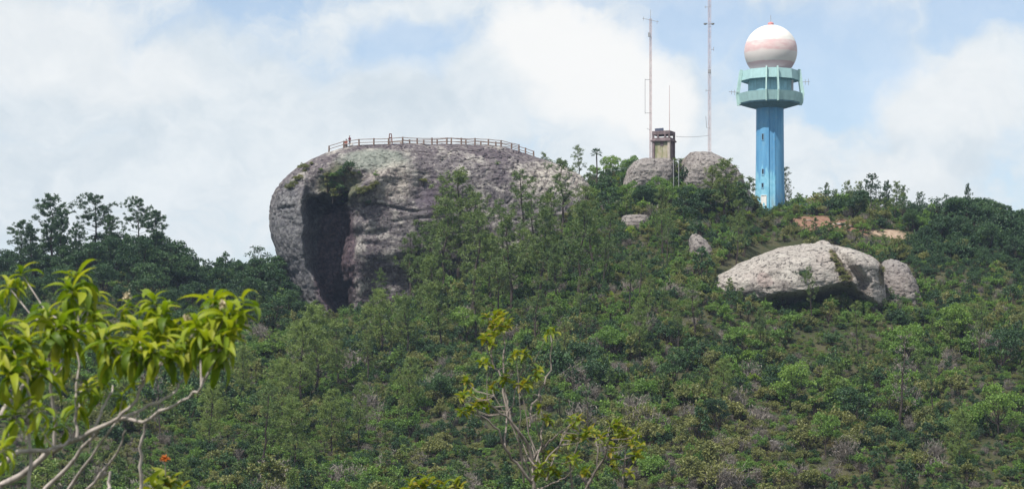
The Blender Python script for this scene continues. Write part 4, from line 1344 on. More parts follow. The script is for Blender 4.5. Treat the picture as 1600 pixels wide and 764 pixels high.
# pines and trees before the great rock and up its east side
for k, u, vt, vb, wd in [
    ('pine_thin', 775, 243, 392, 1.1), ('pine_thin', 822, 268, 402, 1.0), ('pine_thin', 882, 248, 372, 1.0), ('pine_dark', 716, 268, 446, 1.0), ('pine_thin', 738, 330, 500, 1.0), ('pine_dark', 690, 312, 472, 0.9),
    ('pine_dark', 655, 345, 470, 0.8), ('pine_thin', 622, 378, 478, 1.0), ('pine_dark', 845, 325, 470, 0.9), ('pine_dark', 800, 335, 486, 0.9), ('pine_dark', 902, 315, 470, 0.9), ('pine_thin', 925, 292, 420, 1.0), ('pine_thin', 946, 330, 440, 0.9),
    ('pine_thin', 755, 300, 440, 0.9), ('pine_thin', 680, 350, 470, 0.9), ('pine_thin', 705, 335, 455, 0.8), ('pine_thin', 792, 310, 430, 0.9), ('pine_thin', 836, 300, 425, 0.9), ('pine_thin', 858, 292, 400, 0.8), ('pine_thin', 640, 362, 480, 0.9), ('pine_pale', 765, 365, 470, 0.8), ('pine_pale', 820, 360, 450, 0.8), ('pine_pale', 672, 400, 500, 0.8), ('pine_thin', 600, 420, 500, 0.8),
    ('broad_mid', 984, 280, 330, 0.9), ('broad_deep', 1006, 284, 335, 0.9), ('broad_mid', 1028, 276, 330, 0.8), ('broad_mid', 1046, 284, 332, 0.8), ('broad_mid', 1072, 282, 336, 0.9), ('broad_deep', 1092, 284, 338, 0.9), ('pine_dark', 1118, 262, 345, 0.9), ('broad_deep', 1145, 272, 340, 0.9),
    ('pine_dark', 1190, 480, 570, 0.7), ('pine_thin', 1340, 470, 560, 0.7), ('pine_pale', 1130, 560, 650, 0.7), ('pine_thin', 1460, 560, 660, 0.7), ('broad_mid', 1160, 500, 570, 0.9), ('broad_mid', 1560, 600, 690, 0.9), ('broad_deep', 1050, 540, 610, 0.9), ('broad_mid', 960, 500, 570, 0.9), ('broad_mid', 1390, 590, 660, 0.8), ('pine_pale', 1500, 640, 740, 0.7), ('broad_mid', 1290, 640, 715, 0.8), ('broad_deep', 1120, 610, 675, 0.8), ('pine_thin', 880, 500, 590, 0.7), ('pine_pale', 1000, 470, 560, 0.7), ('pine_dark', 862, 302, 420, 0.8),
    ('broad_deep', 1012, 286, 332, 0.9), ('broad_deep', 962, 284, 330, 0.9), ('pine_dark', 1036, 292, 402, 0.7), ('pine_thin', 1040, 340, 420, 0.7), ('pine_dark', 1130, 250, 352, 1.25), ('broad_deep', 1105, 285, 345, 1.0), ('broad_deep', 1150, 282, 345, 0.9),
    ('broad_deep', 1075, 288, 350, 0.9), ('pine_dark', 1160, 312, 392, 0.8), ('pine_thin', 1150, 335, 420, 0.8), ('pine_thin', 1085, 436, 536, 0.9), ('pine_thin', 1270, 415, 510, 0.6), ('pine_dark', 1060, 470, 545, 0.8),
    ('pine_pale', 494, 476, 625, 0.85), ('pine_pale', 470, 500, 640, 0.8), ('pine_dark', 530, 500, 610, 0.8), ('pine_pale', 595, 452, 566, 0.8), ('pine_dark', 640, 462, 570, 0.9), ('pine_dark', 690, 440, 560, 0.9), ('pine_dark', 575, 500, 600, 0.8),
    ('pine_pale', 440, 560, 690, 0.7), ('pine_thin', 410, 600, 745, 0.8), ('pine_pale', 458, 620, 752, 0.8), ('pine_pale', 520, 610, 715, 0.8), ('pine_dark', 560, 600, 705, 0.7), ('pine_pale', 640, 560, 660, 0.7),
    ('pine_thin', 780, 400, 520, 0.9), ('pine_thin', 905, 430, 520, 0.8), ('pine_thin', 835, 430, 540, 0.8), ('pine_thin', 985, 400, 490, 0.8), ('pine_thin', 1010, 430, 520, 0.8), ('dead', 1405, 520, 690, 0.8), ('dead', 920, 590, 690, 0.7), ('pine_thin', 1530, 470, 570, 0.7),
    ('pine_thin', 660, 400, 500, 0.8), ('pine_thin', 745, 420, 540, 0.8), ('pine_dark', 870, 380, 480, 0.8), ('pine_thin', 940, 370, 460, 0.8), ('pine_thin', 1000, 385, 470, 0.7), ('pine_pale', 330, 600, 720, 0.7), ('pine_pale', 380, 540, 640, 0.7), ('dead', 250, 560, 690, 0.6),
    ('broad_mid', 1240, 560, 640, 0.9), ('broad_deep', 1570, 500, 580, 0.9), ('broad_mid', 1490, 470, 540, 0.9), ('broad_mid', 1420, 500, 580, 0.9), ('broad_deep', 1330, 590, 670, 0.9), ('broad_mid', 730, 470, 545, 0.9), ('broad_deep', 690, 570, 640, 0.8)]:
    tree(k, u, vt, vb, None, wd)
# behind the hut and tower and along the eastern skyline
for k, u, vt, vb, Y, wd in [
    ('broad_mid', 955, 240, 320, 366, 1.0), ('broad_mid', 985, 238, 310, 364, 0.9), ('pine_thin', 908, 228, 320, 372, 0.9), ('broad_deep', 945, 262, 330, 360, 0.9), ('broad_mid', 928, 256, 320, 374, 0.9), ('broad_deep', 970, 256, 320, 358, 0.9), ('broad_sparse', 880, 244, 300, 378, 0.7), ('pine_thin', 850, 236, 300, 378, 0.7), ('broad_deep', 1000, 245, 310, 368, 0.8),
    ('broad_deep', 1275, 305, 345, 376, 1.1), ('broad_deep', 1310, 303, 348, 376, 1.1), ('broad_deep', 1350, 300, 352, 374, 1.1), ('broad_deep', 1390, 302, 358, 374, 1.1), ('broad_deep', 1430, 310, 368, 372, 1.1), ('broad_deep', 1460, 316, 372, 370, 1.1), ('broad_deep', 1490, 308, 372, 368, 1.1), ('broad_deep', 1515, 300, 372, 366, 1.1), ('broad_deep', 1545, 306, 376, 366, 1.1), ('broad_deep', 1570, 314, 380, 366, 1.1), ('broad_deep', 1600, 326, 390, 366, 1.1),
    ('pine_dark', 1346, 284, 360, 364, 0.7), ('pine_sky', 1386, 283, 362, 366, 0.6), ('pine_dark', 1414, 290, 368, 362, 0.7), ('pine_sky', 1438, 302, 372, 364, 0.6), ('pine_dark', 1292, 286, 346, 374, 0.6), ('pine_dark', 1308, 296, 350, 372, 0.6), ('broad_deep', 1340, 288, 356, 372, 0.9), ('broad_deep', 1540, 298, 372, 370, 1.0), ('broad_deep', 1500, 296, 372, 370, 0.9),
    ('pine_dark', 1229, 262, 335, 378, 0.7), ('broad_deep', 1172, 300, 345, 362, 0.8), ('broad_sparse', 1252, 300, 345, 372, 0.8), ('broad_sparse', 1288, 288, 345, 372, 1.0), ('broad_sparse', 1302, 295, 350, 371, 0.9), ('broad_deep', 1268, 312, 348, 370, 0.9),
    ('pine_dark', 1325, 283, 360, 362, 0.7), ('broad_deep', 1340, 292, 362, 358, 0.9), ('pine_sky', 1362, 274, 362, 362, 0.7), ('broad_sparse', 1372, 284, 362, 363, 0.8), ('pine_dark', 1398, 284, 372, 358, 0.9), ('broad_sparse', 1412, 300, 375, 356, 0.8),
    ('broad_deep', 1380, 322, 372, 357, 0.8), ('broad_deep', 1425, 322, 385, 352, 0.8), ('broad_sparse', 1448, 308, 385, 360, 0.9), ('broad_sparse', 1462, 303, 385, 361, 1.0), ('broad_sparse', 1478, 300, 380, 360, 0.7), ('broad_deep', 1495, 300, 372, 355, 0.9),
    ('pine_sky', 1512, 288, 372, 358, 0.4), ('broad_deep', 1525, 312, 372, 354, 1.0), ('broad_deep', 1550, 312, 378, 354, 1.0), ('broad_deep', 1575, 322, 385, 354, 1.0), ('broad_deep', 1600, 336, 395, 354, 1.0), ('broad_deep', 1620, 345, 405, 354, 1.0),
    ('broad_deep', 1470, 330, 398, 346, 1.0), ('broad_deep', 1505, 335, 402, 344, 1.1), ('broad_deep', 1545, 345, 410, 342, 1.0), ('broad_deep', 1585, 360, 425, 340, 1.0), ('broad_deep', 1480, 372, 430, 334, 1.0), ('broad_deep', 1530, 380, 440, 332, 1.0), ('broad_deep', 1445, 345, 402, 344, 0.8),
    ('broad_deep', 1575, 395, 460, 328, 1.0), ('broad_sparse', 1312, 300, 352, 366, 0.7), ('broad_sparse', 1330, 296, 356, 368, 0.8), ('broad_deep', 1610, 400, 470, 325, 1.0), ('broad_deep', 1248, 318, 350, 376, 0.8), ('broad_deep', 1298, 318, 352, 374, 0.8), ('broad_deep', 1318, 316, 355, 372, 0.8), ('broad_deep', 1405, 325, 372, 366, 0.8),
    ('broad_mid', 1490, 415, 465, 326, 0.9), ('pine_dark', 1380, 360, 400, 342, 0.7), ('broad_mid', 1365, 372, 400, 342, 0.7), ('broad_deep', 1330, 365, 396, 344, 0.7)]:
    tree(k, u, vt, vb, Y, wd)

# the palm beside the ridge trees
w = P(932, 300, 352); w.z = down(w.x, w.y)
palm = thing('palm_tree', w, 'single small fan palm rising above the bushes near the east end of the great rock', 'palm')
hp = (HV - 240) * 352 / F - w.z
b = MB(); b.tube([(0, 0, -0.5), (0.1, 0, hp * 0.5), (0, 0, hp)], [0.16, 0.12, 0.11], 7); link('trunk', b.mesh('trunk', [M['bark']]), palm)
rng = np.random.default_rng(5)
for i in range(16):
    a = 2.4 * i; el = RAD(-25 + 100 * i / 16); b = MB()
    d = np.array([math.cos(a) * math.cos(el), math.sin(a) * math.cos(el), math.sin(el)])
    b.tube([(0, 0, hp), tuple(np.array([0, 0, hp]) + d * 0.55)], 0.02, 4, 1)
    side = np.cross(d, [0, 0, 1]); side /= np.linalg.norm(side) + 1e-6
    for k in np.linspace(-1.1, 1.1, 11):
        q = d * math.cos(k) + side * math.sin(k)
        v, f = leaf_quads((np.array([0, 0, hp]) + d * 0.5 + q * 0.33)[None], q[None], 0.68, 0.09, rng, 0.12); b.add(v, f, 0)
    link('frond', b.mesh('frond', [M['deep'], M['stem']]), palm)

# ------------------------------------------------------------------ shrubs: the 300 that show largest one by one
SDESC = {'deep': 'dark green rounded shrub', 'mid': 'mid green leafy shrub', 'lime': 'bright yellow green shrub', 'olive': 'olive green shrub', 'grey': 'grey leafless twiggy shrub', 'fern': 'bright green fern'}
SNAME = {'deep': 'shrub', 'mid': 'shrub', 'lime': 'shrub', 'olive': 'shrub', 'grey': 'dry_shrub', 'fern': 'fern'}
SGROUP = {'deep': 'dark green shrubs on the slope', 'mid': 'mid green shrubs on the slope', 'lime': 'yellow green shrubs on the slope', 'olive': 'olive shrubs on the slope', 'grey': 'leafless shrubs on the slope', 'fern': 'ferns on the slope'}


def in_ell(u, v, cu, cv, ru, rv):
    return ((u - cu) / ru) ** 2 + ((v - cv) / rv) ** 2 < 1


def bare_spot(u, v):
    return in_ell(u, v, 1290, 349, 52, 12) or in_ell(u, v, 1400, 372, 58, 11)


def blocked(u, v, h_px):
    """would a plant here hide a rock that the photograph shows clear?"""
    top = v - h_px
    for (cu, cv, ru, rv) in ((1240, 420, 125, 46), (1345, 436, 40, 34), (1405, 432, 26, 26), (992, 346, 26, 12), (1094, 382, 18, 15), (525, 400, 45, 90), (1030, 330, 12, 8), (1203, 316, 26, 13), (1283, 346, 46, 7), (1400, 369, 40, 5)):
        if in_ell(u, top + 4, cu, cv, ru, rv):
            return True
    return False


def shrub(kind, x, y, s, label=None, z=None, var=None, sz=1.0):
    ms = SHRUB[kind]
    me = ms[rngp.randrange(len(ms)) if var is None else var]
    z = down(x, y) if z is None else z
    o = link(SNAME[kind], me, None, (x, y, z - 0.1))
    o.scale = (s * rngp.uniform(0.9, 1.1), s * rngp.uniform(0.9, 1.1), s * sz)
    o.rotation_euler = (0, 0, rngp.uniform(0, 2 * PI))
    u, v = px((x, y, z + s))
    lab = label or plant_label(SDESC[kind], u, v, ('small' if s < 1.1 else ('large' if s > 1.5 else 'middling'),))
    return tag(o, lab, 'fern' if kind == 'fern' else 'shrub', SGROUP[kind])


n_shrub = 0
cellseen = []
tries = 0
while n_shrub < 215 and tries < 9000:
    tries += 1
    u = rngp.uniform(-30, 1630); v = rngp.uniform(330, 812)
    w, n = hit(u, v)
    if w is None or w.y > 352 or bare_spot(u, v):
        continue
    s = rngp.uniform(0.8, 1.65)
    dry = in_ell(u, v, 1150, 720, 200, 90)
    if dry and rngp.random() < 0.2:
        continue
    if any((w.x - a) ** 2 + (w.y - b_) ** 2 < (1.5 * (s + c_)) ** 2 * 0.5 for a, b_, c_ in cellseen):
        continue
    if blocked(u, v, 2.0 * s * F / w.y):
        continue
    west = u < 480
    r = rngp.random()
    if v < 470 and west: kind = 'deep' if r < 0.8 else 'mid'
    elif u > 1430 and v < 470: kind = 'deep' if r < 0.65 else ('mid' if r < 0.9 else 'olive')
    elif dry: kind = 'olive' if r < 0.4 else ('grey' if r < 0.65 else 'mid')
    else: kind = 'deep' if r < 0.26 else ('mid' if r < 0.60 else ('olive' if r < 0.80 else ('grey' if r < 0.88 else ('lime' if r < 0.91 else 'fern'))))
    if kind == 'lime': s *= 0.7
    shrub(kind, w.x, w.y, s)
    cellseen.append((w.x, w.y, s)); n_shrub += 1
# plants the photograph picks out
for kind, u, v, s, lab in [
    ('lime', 1178, 605, 0.85, 'small bright lime bush alone on the open slope below the pale humped boulder'), ('lime', 985, 374, 1.0, 'bright yellow green bush just beneath the flat topped grey boulder'), ('lime', 1162, 338, 0.8, 'small bright yellow green bush near the foot of the blue tower'),
    ('mid', 1300, 495, 1.3, None), ('mid', 1195, 500, 1.3, None), ('deep', 1170, 505, 1.2, None), ('mid', 1235, 512, 1.3, None), ('mid', 1330, 505, 1.2, None), ('mid', 1365, 508, 1.1, None), ('deep', 1400, 505, 1.2, None), ('mid', 1140, 512, 1.0, None), ('olive', 1265, 515, 1.2, None), ('deep', 1095, 505, 1.0, None),
    ('grey', 1325, 722, 1.5, 'large grey purple leafless shrub low on the slope beside the scree'), ('grey', 1455, 742, 1.4, 'grey leafless shrub low on the slope near the eastern edge'), ('grey', 690, 610, 1.6, None),
    ('grey', 1420, 640, 1.7, None), ('mid', 1010, 370, 1.2, None), ('deep', 1045, 372, 1.2, None), ('mid', 1130, 415, 1.2, None), ('olive', 1085, 432, 1.1, None), ('mid', 1025, 300, 1.2, None), ('olive', 1045, 302, 1.1, None), ('mid', 1000, 305, 1.3, None),
    ('mid', 1070, 305, 1.1, None), ('deep', 975, 300, 1.3, None), ('mid', 1095, 312, 1.2, None), ('deep', 1130, 312, 1.2, None), ('olive', 1172, 348, 0.6, None), ('olive', 1230, 350, 0.5, None), ('mid', 1238, 352, 1.0, None), ('olive', 1200, 360, 1.2, None), ('mid', 575, 505, 1.3, None), ('mid', 590, 485, 1.5, None),
    ('deep', 480, 500, 1.7, None), ('deep', 505, 535, 1.2, None), ('mid', 1305, 382, 1.1, None), ('mid', 1350, 398, 1.1, None), ('olive', 1440, 412, 1.1, None), ('olive', 1420, 400, 0.9, None), ('mid', 1260, 378, 1.0, None), ('olive', 1225, 378, 1.0, None)]:
    w, n = hit(u, v)
    if w is not None:
        shrub(kind, w.x, w.y, s, lab); cellseen.append((w.x, w.y, s))
# growth on the great rock's ledges and in the pale boulder's crack
for kind, u, v, s, lab in [
    ('deep', 548, 262, 1.36, 'dark shrub at the top of the gully in the face of the great rock'), ('deep', 538, 276, 1.53, 'dark shrub in the upper gully of the great rock'), ('deep', 530, 292, 1.61, 'dark shrub halfway down the gully on the great rock'), ('olive', 512, 292, 1.53, 'olive shrub on the ledge at the buttress side of the gully'),
    ('olive', 520, 306, 1.70, 'olive shrub over the dark cleft of the great rock'), ('mid', 542, 306, 1.53, 'green shrub on the ledge over the dark cleft'), ('olive', 560, 302, 1.19, 'low olive shrub on the ledge near the bright rib of the great rock'), ('olive', 576, 296, 1.02, 'small olive shrub highest on the ledge by the bright rib'),
    ('olive', 478, 262, 1.02, 'small shrub on the sloping upper edge of the west buttress'), ('olive', 466, 280, 1.02, 'small shrub halfway along the sloping edge of the west buttress'), ('olive', 455, 293, 0.94, 'lowest small shrub on the sloping edge of the west buttress'), ('olive', 662, 284, 0.94, 'small shrub in the hollow in the middle of the great rock'),
    ('olive', 1312, 424, 0.81, 'small shrub growing in the crack of the pale humped boulder'), ('olive', 1318, 438, 1.00, 'larger shrub at the foot of the crack in the pale humped boulder'), ('olive', 1304, 408, 0.64, 'tiny shrub at the top of the crack in the pale humped boulder'), ('deep', 1250, 428, 0.90, 'small dark shrub in the middle of the pale humped boulder'),
    ('olive', 1378, 425, 0.72, 'small shrub in the gap between the pale boulder and the grey wedge')]:
    w, n = hit(u, v, ROCKS + ('ground',))
    if w is not None:
        shrub(kind, w.x, w.y - 0.2, s * 0.85, lab, z=w.z - 0.5 * s, sz=0.8)

rl = random.Random(31)
for i in range(30):
    a = rl.random()
    if i < 20: u, v, kind, s = rl.gauss(530, 18), rl.gauss(285, 19), rl.choice(['deep', 'mid', 'olive']), rl.uniform(0.3, 0.7)
    elif i < 25: u, v, kind, s = 562 + 26 * a, 304 - 16 * a, 'olive', rl.uniform(0.4, 0.7)
    else: u, v, kind, s = 452 + 40 * a, 296 - 46 * a, 'olive', rl.uniform(0.4, 0.65)
    w, n = hit(u, v, ROCKS)
    if w is not None:
        shrub(kind, w.x, w.y - 0.1, s, SDESC[kind] + (' in the thicket filling the gully of the great rock' if i < 20 else (' on the grassy ledge by the bright rib of the great rock' if i < 25 else ' along the mossy upper edge of the west buttress')), z=w.z - 0.5 * s, sz=0.8)
for i in range(12):
    a = i / 11
    w, n = hit(1299 + 30 * a + rl.gauss(0, 3), 394 + 52 * a, ROCKS)
    if w is not None:
        shrub('olive', w.x, w.y, rl.uniform(0.22, 0.4), 'tiny olive shrub in the row filling the crack of the pale humped boulder', z=w.z - 0.15, sz=0.8)

# ------------------------------------------------------------------ white stones of the scree
M['stone'] = rock_mat('white_scree_stone', (0.52, 0.50, 0.47), (0.66, 0.64, 0.60), (0.22, 0.20, 0.19), 0.5, 0.2, (0.42, 0.39, 0.36), 3.0)
SM = []
for i in range(5):
    rng = np.random.default_rng(400 + i)
    bm = bmesh.new(); bmesh.ops.create_icosphere(bm, subdivisions=2, radius=1.0)
    pv = np.array([v_.co[:] for v_ in bm.verts]); dd = 1 + 0.35 * fbm(pv * 1.3 + i * 9, 3)
    for v_, k in zip(bm.verts, dd):
        v_.co = Vector((v_.co.x * k * 1.2, v_.co.y * k * 0.9, v_.co.z * k * 0.65))
    me = bpy.data.meshes.new('stone'); bm.to_mesh(me); bm.free(); me.materials.append(M['stone']); SM.append(me)
for i in range(44):
    if i < 16: u, v = rngp.gauss(1215, 26), rngp.gauss(695, 9)
    elif i < 36: u, v = rngp.gauss(1060, 60), rngp.gauss(700, 34)
    else: u, v = rngp.uniform(940, 1010), rngp.uniform(585, 690)
    w, n = hit(u, v)
    if w is None: continue
    o = link('stone', SM[i % 5], None, w + Vector((0, 0, 0.2)))
    s = rngp.uniform(0.16, 0.40); o.scale = (s, s, s); o.rotation_euler = (rngp.uniform(-.3, .3), rngp.uniform(-.3, .3), rngp.uniform(0, 6))
    tag(o, 'pale stone lying loose in the scree low on the slope' if i < 16 else 'pale stone scattered among dry tufts low on the slope', 'stone', 'loose stones of the scree' if i < 16 else 'stones scattered among dry tufts')

for u, v, s, lab in ((1312, 351, 0.75, 'flat pale slab lying at the upper edge of the red earth bank'), (1326, 354, 0.6, 'flat pale slab lower on the red earth bank beside the other slab'), (1448, 383, 0.8, 'pale slab at the end of the sandy track'), (1262, 345, 0.4, 'small stone on the red earth bank nearest the blue tower')):
    w, n = hit(u, v)
    o = link('stone', SM[int(u) % 5], None, w + Vector((0, 0, 0.05))); o.scale = (s * 1.5, s, s * 0.45); o.rotation_euler = (0, 0, rngp.uniform(0, 6))
    tag(o, lab, 'stone')

# ------------------------------------------------------------------ the mass of lesser growth nobody could count
PROTO = bpy.data.collections.new('undergrowth_sources')


def src(i, nm, me):
    o = bpy.data.objects.new(f'{nm}', me); PROTO.objects.link(o); o.name = f'growth_{i:02d}_{nm}'; return o


kinds = []
i = 0
for kname in ('deep', 'mid', 'olive', 'lime'):
    for j in range(4):
        src(i, 'shrub', SHRUB[kname][j]); kinds.append(kname); i += 1
for j in range(2): src(i, 'fern', SHRUB['fern'][j]); kinds.append('fern'); i += 1
for j in range(2): src(i, 'dry', SHRUB['grey'][j]); kinds.append('grey'); i += 1
for j in range(2): src(i, 'tuft', make_tuft(500 + j)); kinds.append('tuft'); i += 1
for j in range(3):
    # slender saplings: trunk and crown in one small mesh
    tm_, cm_ = pine_meshes(520 + j, 3.0, 0.2, 0.24, 12, 0.34, 0.05, 0.0, ('pine' if j else 'pine_pale',), 20)
    bm = bmesh.new(); bm.from_mesh(cm_); nf_ = len(bm.faces); bm.from_mesh(tm_); bm.faces.ensure_lookup_table()
    for f_ in bm.faces[nf_:]: f_.material_index = 1
    me_ = bpy.data.meshes.new('sapling'); bm.to_mesh(me_); bm.free(); me_.materials.append(cm_.materials[0]); me_.materials.append(M['bark'])
    src(i, 'sapling', me_); kinds.append('sapling'); i += 1
kinds = np.array(kinds)


def scatter(name, label, n, seed, smin, smax, weights, avoid=0.0, ylo=205, yhi=372):
    rng = np.random.default_rng(seed)
    x = rng.uniform(-112, 112, n * 3); y = rng.uniform(ylo, yhi, n * 3)
    u = x / y * F + 800
    keep = (u > -120) & (u < 1720)
    x, y, u = x[keep][:n], y[keep][:n], u[keep][:n]
    z = np.array([down(a, b_) for a, b_ in zip(x, y)])
    v = HV - z / y * F
    s = rng.uniform(smin, smax, len(x)) * (0.75 + 0.5 * rng.random(len(x)) ** 2)
    dry = ((u - 1150) / 230) ** 2 + ((v - 725) / 95) ** 2 + 0.5 * fbm(np.stack([x * .1, y * .1, x * 0], -1), 3) < 1
    big_z = fbm(np.stack([x * 0.045, y * 0.06, np.full_like(x, 9.0)], -1), 3)
    s = s * np.clip(1.0 + 1.1 * big_z, 0.55, 1.6)
    bare = np.array([bare_spot(a, b_) for a, b_ in zip(u, v)])
    ok = ~bare | (rng.random(len(x)) < 0.24)
    s = np.where(bare, s * 0.7, s)
    for k in range(len(x)):
        t_ = 0
        while ok[k] and blocked(u[k], v[k], 1.8 * s[k] * F / y[k]):
            s[k] *= 0.6; t_ += 1
            if t_ > 3: ok[k] = False
    zone = fbm(np.stack([x * 0.05, y * 0.05, np.full_like(x, 3.0)], -1), 3)
    idx = np.zeros(len(x), np.int32)
    for k in range(len(x)):
        wgt = dict(weights)
        if dry[k]:
            wgt = {'tuft': 4, 'olive': 2.2, 'grey': 1.1, 'mid': 1.3, 'fern': 0.8, 'deep': 0.5}; s[k] *= 0.95
        elif u[k] < 470 and v[k] < 480 or u[k] > 1420 and v[k] < 440:
            wgt = {'deep': 3, 'mid': 0.5, 'olive': 0.2}
        elif zone[k] > 0.12:
            wgt['fern'] = wgt.get('fern', 0) * 2.2; wgt['mid'] = wgt.get('mid', 0) * 1.4
        elif zone[k] < -0.15:
            wgt['deep'] = wgt.get('deep', 0) * 1.8; wgt['grey'] = wgt.get('grey', 0) * 1.5
        ks = [q for q in wgt if q in kinds]; ww = np.array([wgt[q] for q in ks]); kk = ks[int(rng.choice(len(ks), p=ww / ww.sum()))]
        idx[k] = rng.choice(np.nonzero(kinds == kk)[0])
        if kk == 'lime': s[k] *= 0.6
    x, y, z, s, idx = x[ok], y[ok], z[ok], s[ok], idx[ok]
    me = bpy.data.meshes.new(name)
    me.vertices.add(len(x)); me.vertices.foreach_set('co', np.stack([x, y, z - 0.1 * s], -1).astype(np.float32).ravel())
    a = me.attributes.new('scl', 'FLOAT', 'POINT'); a.data.foreach_set('value', s.astype(np.float32))
    a = me.attributes.new('idx', 'INT', 'POINT'); a.data.foreach_set('value', idx)
    a = me.attributes.new('rot', 'FLOAT_VECTOR', 'POINT')
    a.data.foreach_set('vector', np.stack([rng.uniform(-.12, .12, len(x)), rng.uniform(-.12, .12, len(x)), rng.uniform(0, 6.28, len(x))], -1).astype(np.float32).ravel())
    o = link(name, me)
    g = bpy.data.node_groups.new(name, 'GeometryNodeTree')
    g.interface.new_socket('Geometry', in_out='INPUT', socket_type='NodeSocketGeometry')
    g.interface.new_socket('Geometry', in_out='OUTPUT', socket_type='NodeSocketGeometry')
    gi, go = g.nodes.new('NodeGroupInput'), g.nodes.new('NodeGroupOutput')
    ci = g.nodes.new('GeometryNodeCollectionInfo'); ci.inputs['Collection'].default_value = PROTO
    ci.inputs['Separate Children'].default_value = True; ci.inputs['Reset Children'].default_value = True
    ip = g.nodes.new('GeometryNodeInstanceOnPoints'); ip.inputs['Pick Instance'].default_value = True
    for an, dt, sk in (('scl', 'FLOAT', 'Scale'), ('idx', 'INT', 'Instance Index'), ('rot', 'FLOAT_VECTOR', 'Rotation')):
        na = g.nodes.new('GeometryNodeInputNamedAttribute'); na.data_type = dt; na.inputs['Name'].default_value = an
        g.links.new(na.outputs['Attribute'], ip.inputs[sk])
    g.links.new(gi.outputs[0], ip.inputs['Points']); g.links.new(ci.outputs[0], ip.inputs['Instance']); g.links.new(ip.outputs[0], go.inputs[0])
    o.modifiers.new('scatter', 'NODES').node_group = g
    return tag(o, label, None, None, 'stuff')


scatter('undergrowth', 'low tangled undergrowth of ferns, saplings and dry tufts covering the whole slope', 30000, 21, 0.28, 0.80, {'deep': 1.1, 'mid': 1.5, 'olive': 1.2, 'grey': 0.35, 'fern': 1.2, 'tuft': 0.8, 'lime': 0.12})
scatter('shrubbery', 'smaller shrubs growing densely between the larger ones on the slope', 6500, 22, 0.65, 1.35, {'deep': 1.9, 'mid': 1.6, 'olive': 1.1, 'grey': 0.5, 'fern': 0.4, 'lime': 0.08, 'sapling': 1.3})

# ------------------------------------------------------------------ leafy tree and bushes close to the camera
def near_leaf_mat(name, cols, transl, tip=None):
    m, N = new_mat(name)
    rnd = N.new('ShaderNodeObjectInfo').outputs['Random']
    oc = N.new('ShaderNodeTexCoord').outputs['Object']
    geo = N.new('ShaderNodeNewGeometry').outputs['Random Per Island']
    n = N.noise(oc, 14, 3, 0.6)
    f = N.math('ADD', N.math('MULTIPLY', N.math('FRACT', N.math('ADD', rnd, geo)), 0.75), N.math('MULTIPLY', n, 0.3))
    c = ramp(N, f, [(i / (len(cols) - 1), q) for i, q in enumerate(cols)])
    p = principled(N, c, 0.5, 0.3, n, 0.2, 0.004)
    t = N.new('ShaderNodeBsdfTranslucent'); N.put(t.inputs[0], N.mix(1.0, c, (1.3, 1.35, 0.6), 'MULTIPLY'))
    mx = N.new('ShaderNodeMixShader'); mx.inputs[0].default_value = transl
    N.l.new(p, mx.inputs[1]); N.l.new(t.outputs[0], mx.inputs[2])
    return finish(m, N, mx.outputs[0])


M['leaf_near'] = near_leaf_mat('yellow_green_leaf', [(0.035, 0.075, 0.010), (0.10, 0.165, 0.010), (0.19, 0.26, 0.014), (0.29, 0.33, 0.022), (0.37, 0.36, 0.05)], 0.40)
M['leaf_bush'] = near_leaf_mat('olive_tinged_leaf', [(0.05, 0.09, 0.014), (0.10, 0.155, 0.018), (0.17, 0.215, 0.022), (0.25, 0.26, 0.03), (0.25, 0.15, 0.03)], 0.4)
M['flower'] = plain('pale_flower_petals', (0.50, 0.42, 0.28), 0.7, 0.2, 0.15, 40)
M['orange_petal'] = plain('orange_petals', (0.42, 0.13, 0.03), 0.6, 0.2, 0.25, 40)
M['branch'] = plain('pale_lichened_branch_bark', (0.36, 0.32, 0.29), 0.9, 0.15, 0.4, 18, bdist=0.004)
M['branch_dark'] = plain('brown_branch_bark', (0.21, 0.18, 0.16), 0.9, 0.15, 0.4, 18, bdist=0.004)


def long_leaf(seed, L, wd, curl, mat, waves=0.0):
    """one blade along +X, folded on its midrib and curving down"""
    rng = np.random.default_rng(seed)
    n = 6
    t = np.linspace(0, 1, n)
    ang = -curl * t ** 1.3
    dx = np.cos(ang); dz = np.sin(ang)
    x = np.concatenate([[0], np.cumsum((dx[1:] + dx[:-1]) / 2 * L / (n - 1))]); z = np.concatenate([[0], np.cumsum((dz[1:] + dz[:-1]) / 2 * L / (n - 1))])
    w = wd * np.maximum(np.sin(np.clip(t * 0.93 + 0.06, 0, 1) * PI) ** 0.75, 0.04)
    up = 0.30 * w
    y0 = waves * np.sin(t * 3 + seed) * wd
    v = np.concatenate([np.stack([x, y0 - w / 2, z + up], -1), np.stack([x, y0, z], -1), np.stack([x, y0 + w / 2, z + up], -1)])
    f = []
    for i in range(n - 1):
        f += [(i, i + 1, n + i + 1, n + i), (n + i, n + i + 1, 2 * n + i + 1, 2 * n + i)]
    return v, np.array(f)


LEAFV = [long_leaf(i, 0.168, [0.044, 0.038, 0.046, 0.034, 0.040][i], [1.0, 1.5, 1.9, 1.2, 2.3][i], None, 0.4) for i in range(5)]
LEAFM = [fast_mesh('leaf', v, f, [M['leaf_near']], smooth=True) for v, f in LEAFV]
BLFV = [long_leaf(10 + i, 0.105, 0.050, [0.3, 0.7, 1.1][i], None, 0.3) for i in range(3)]
BLFM = [fast_mesh('leaf', v, f, [M['leaf_bush']], smooth=True) for v, f in BLFV]


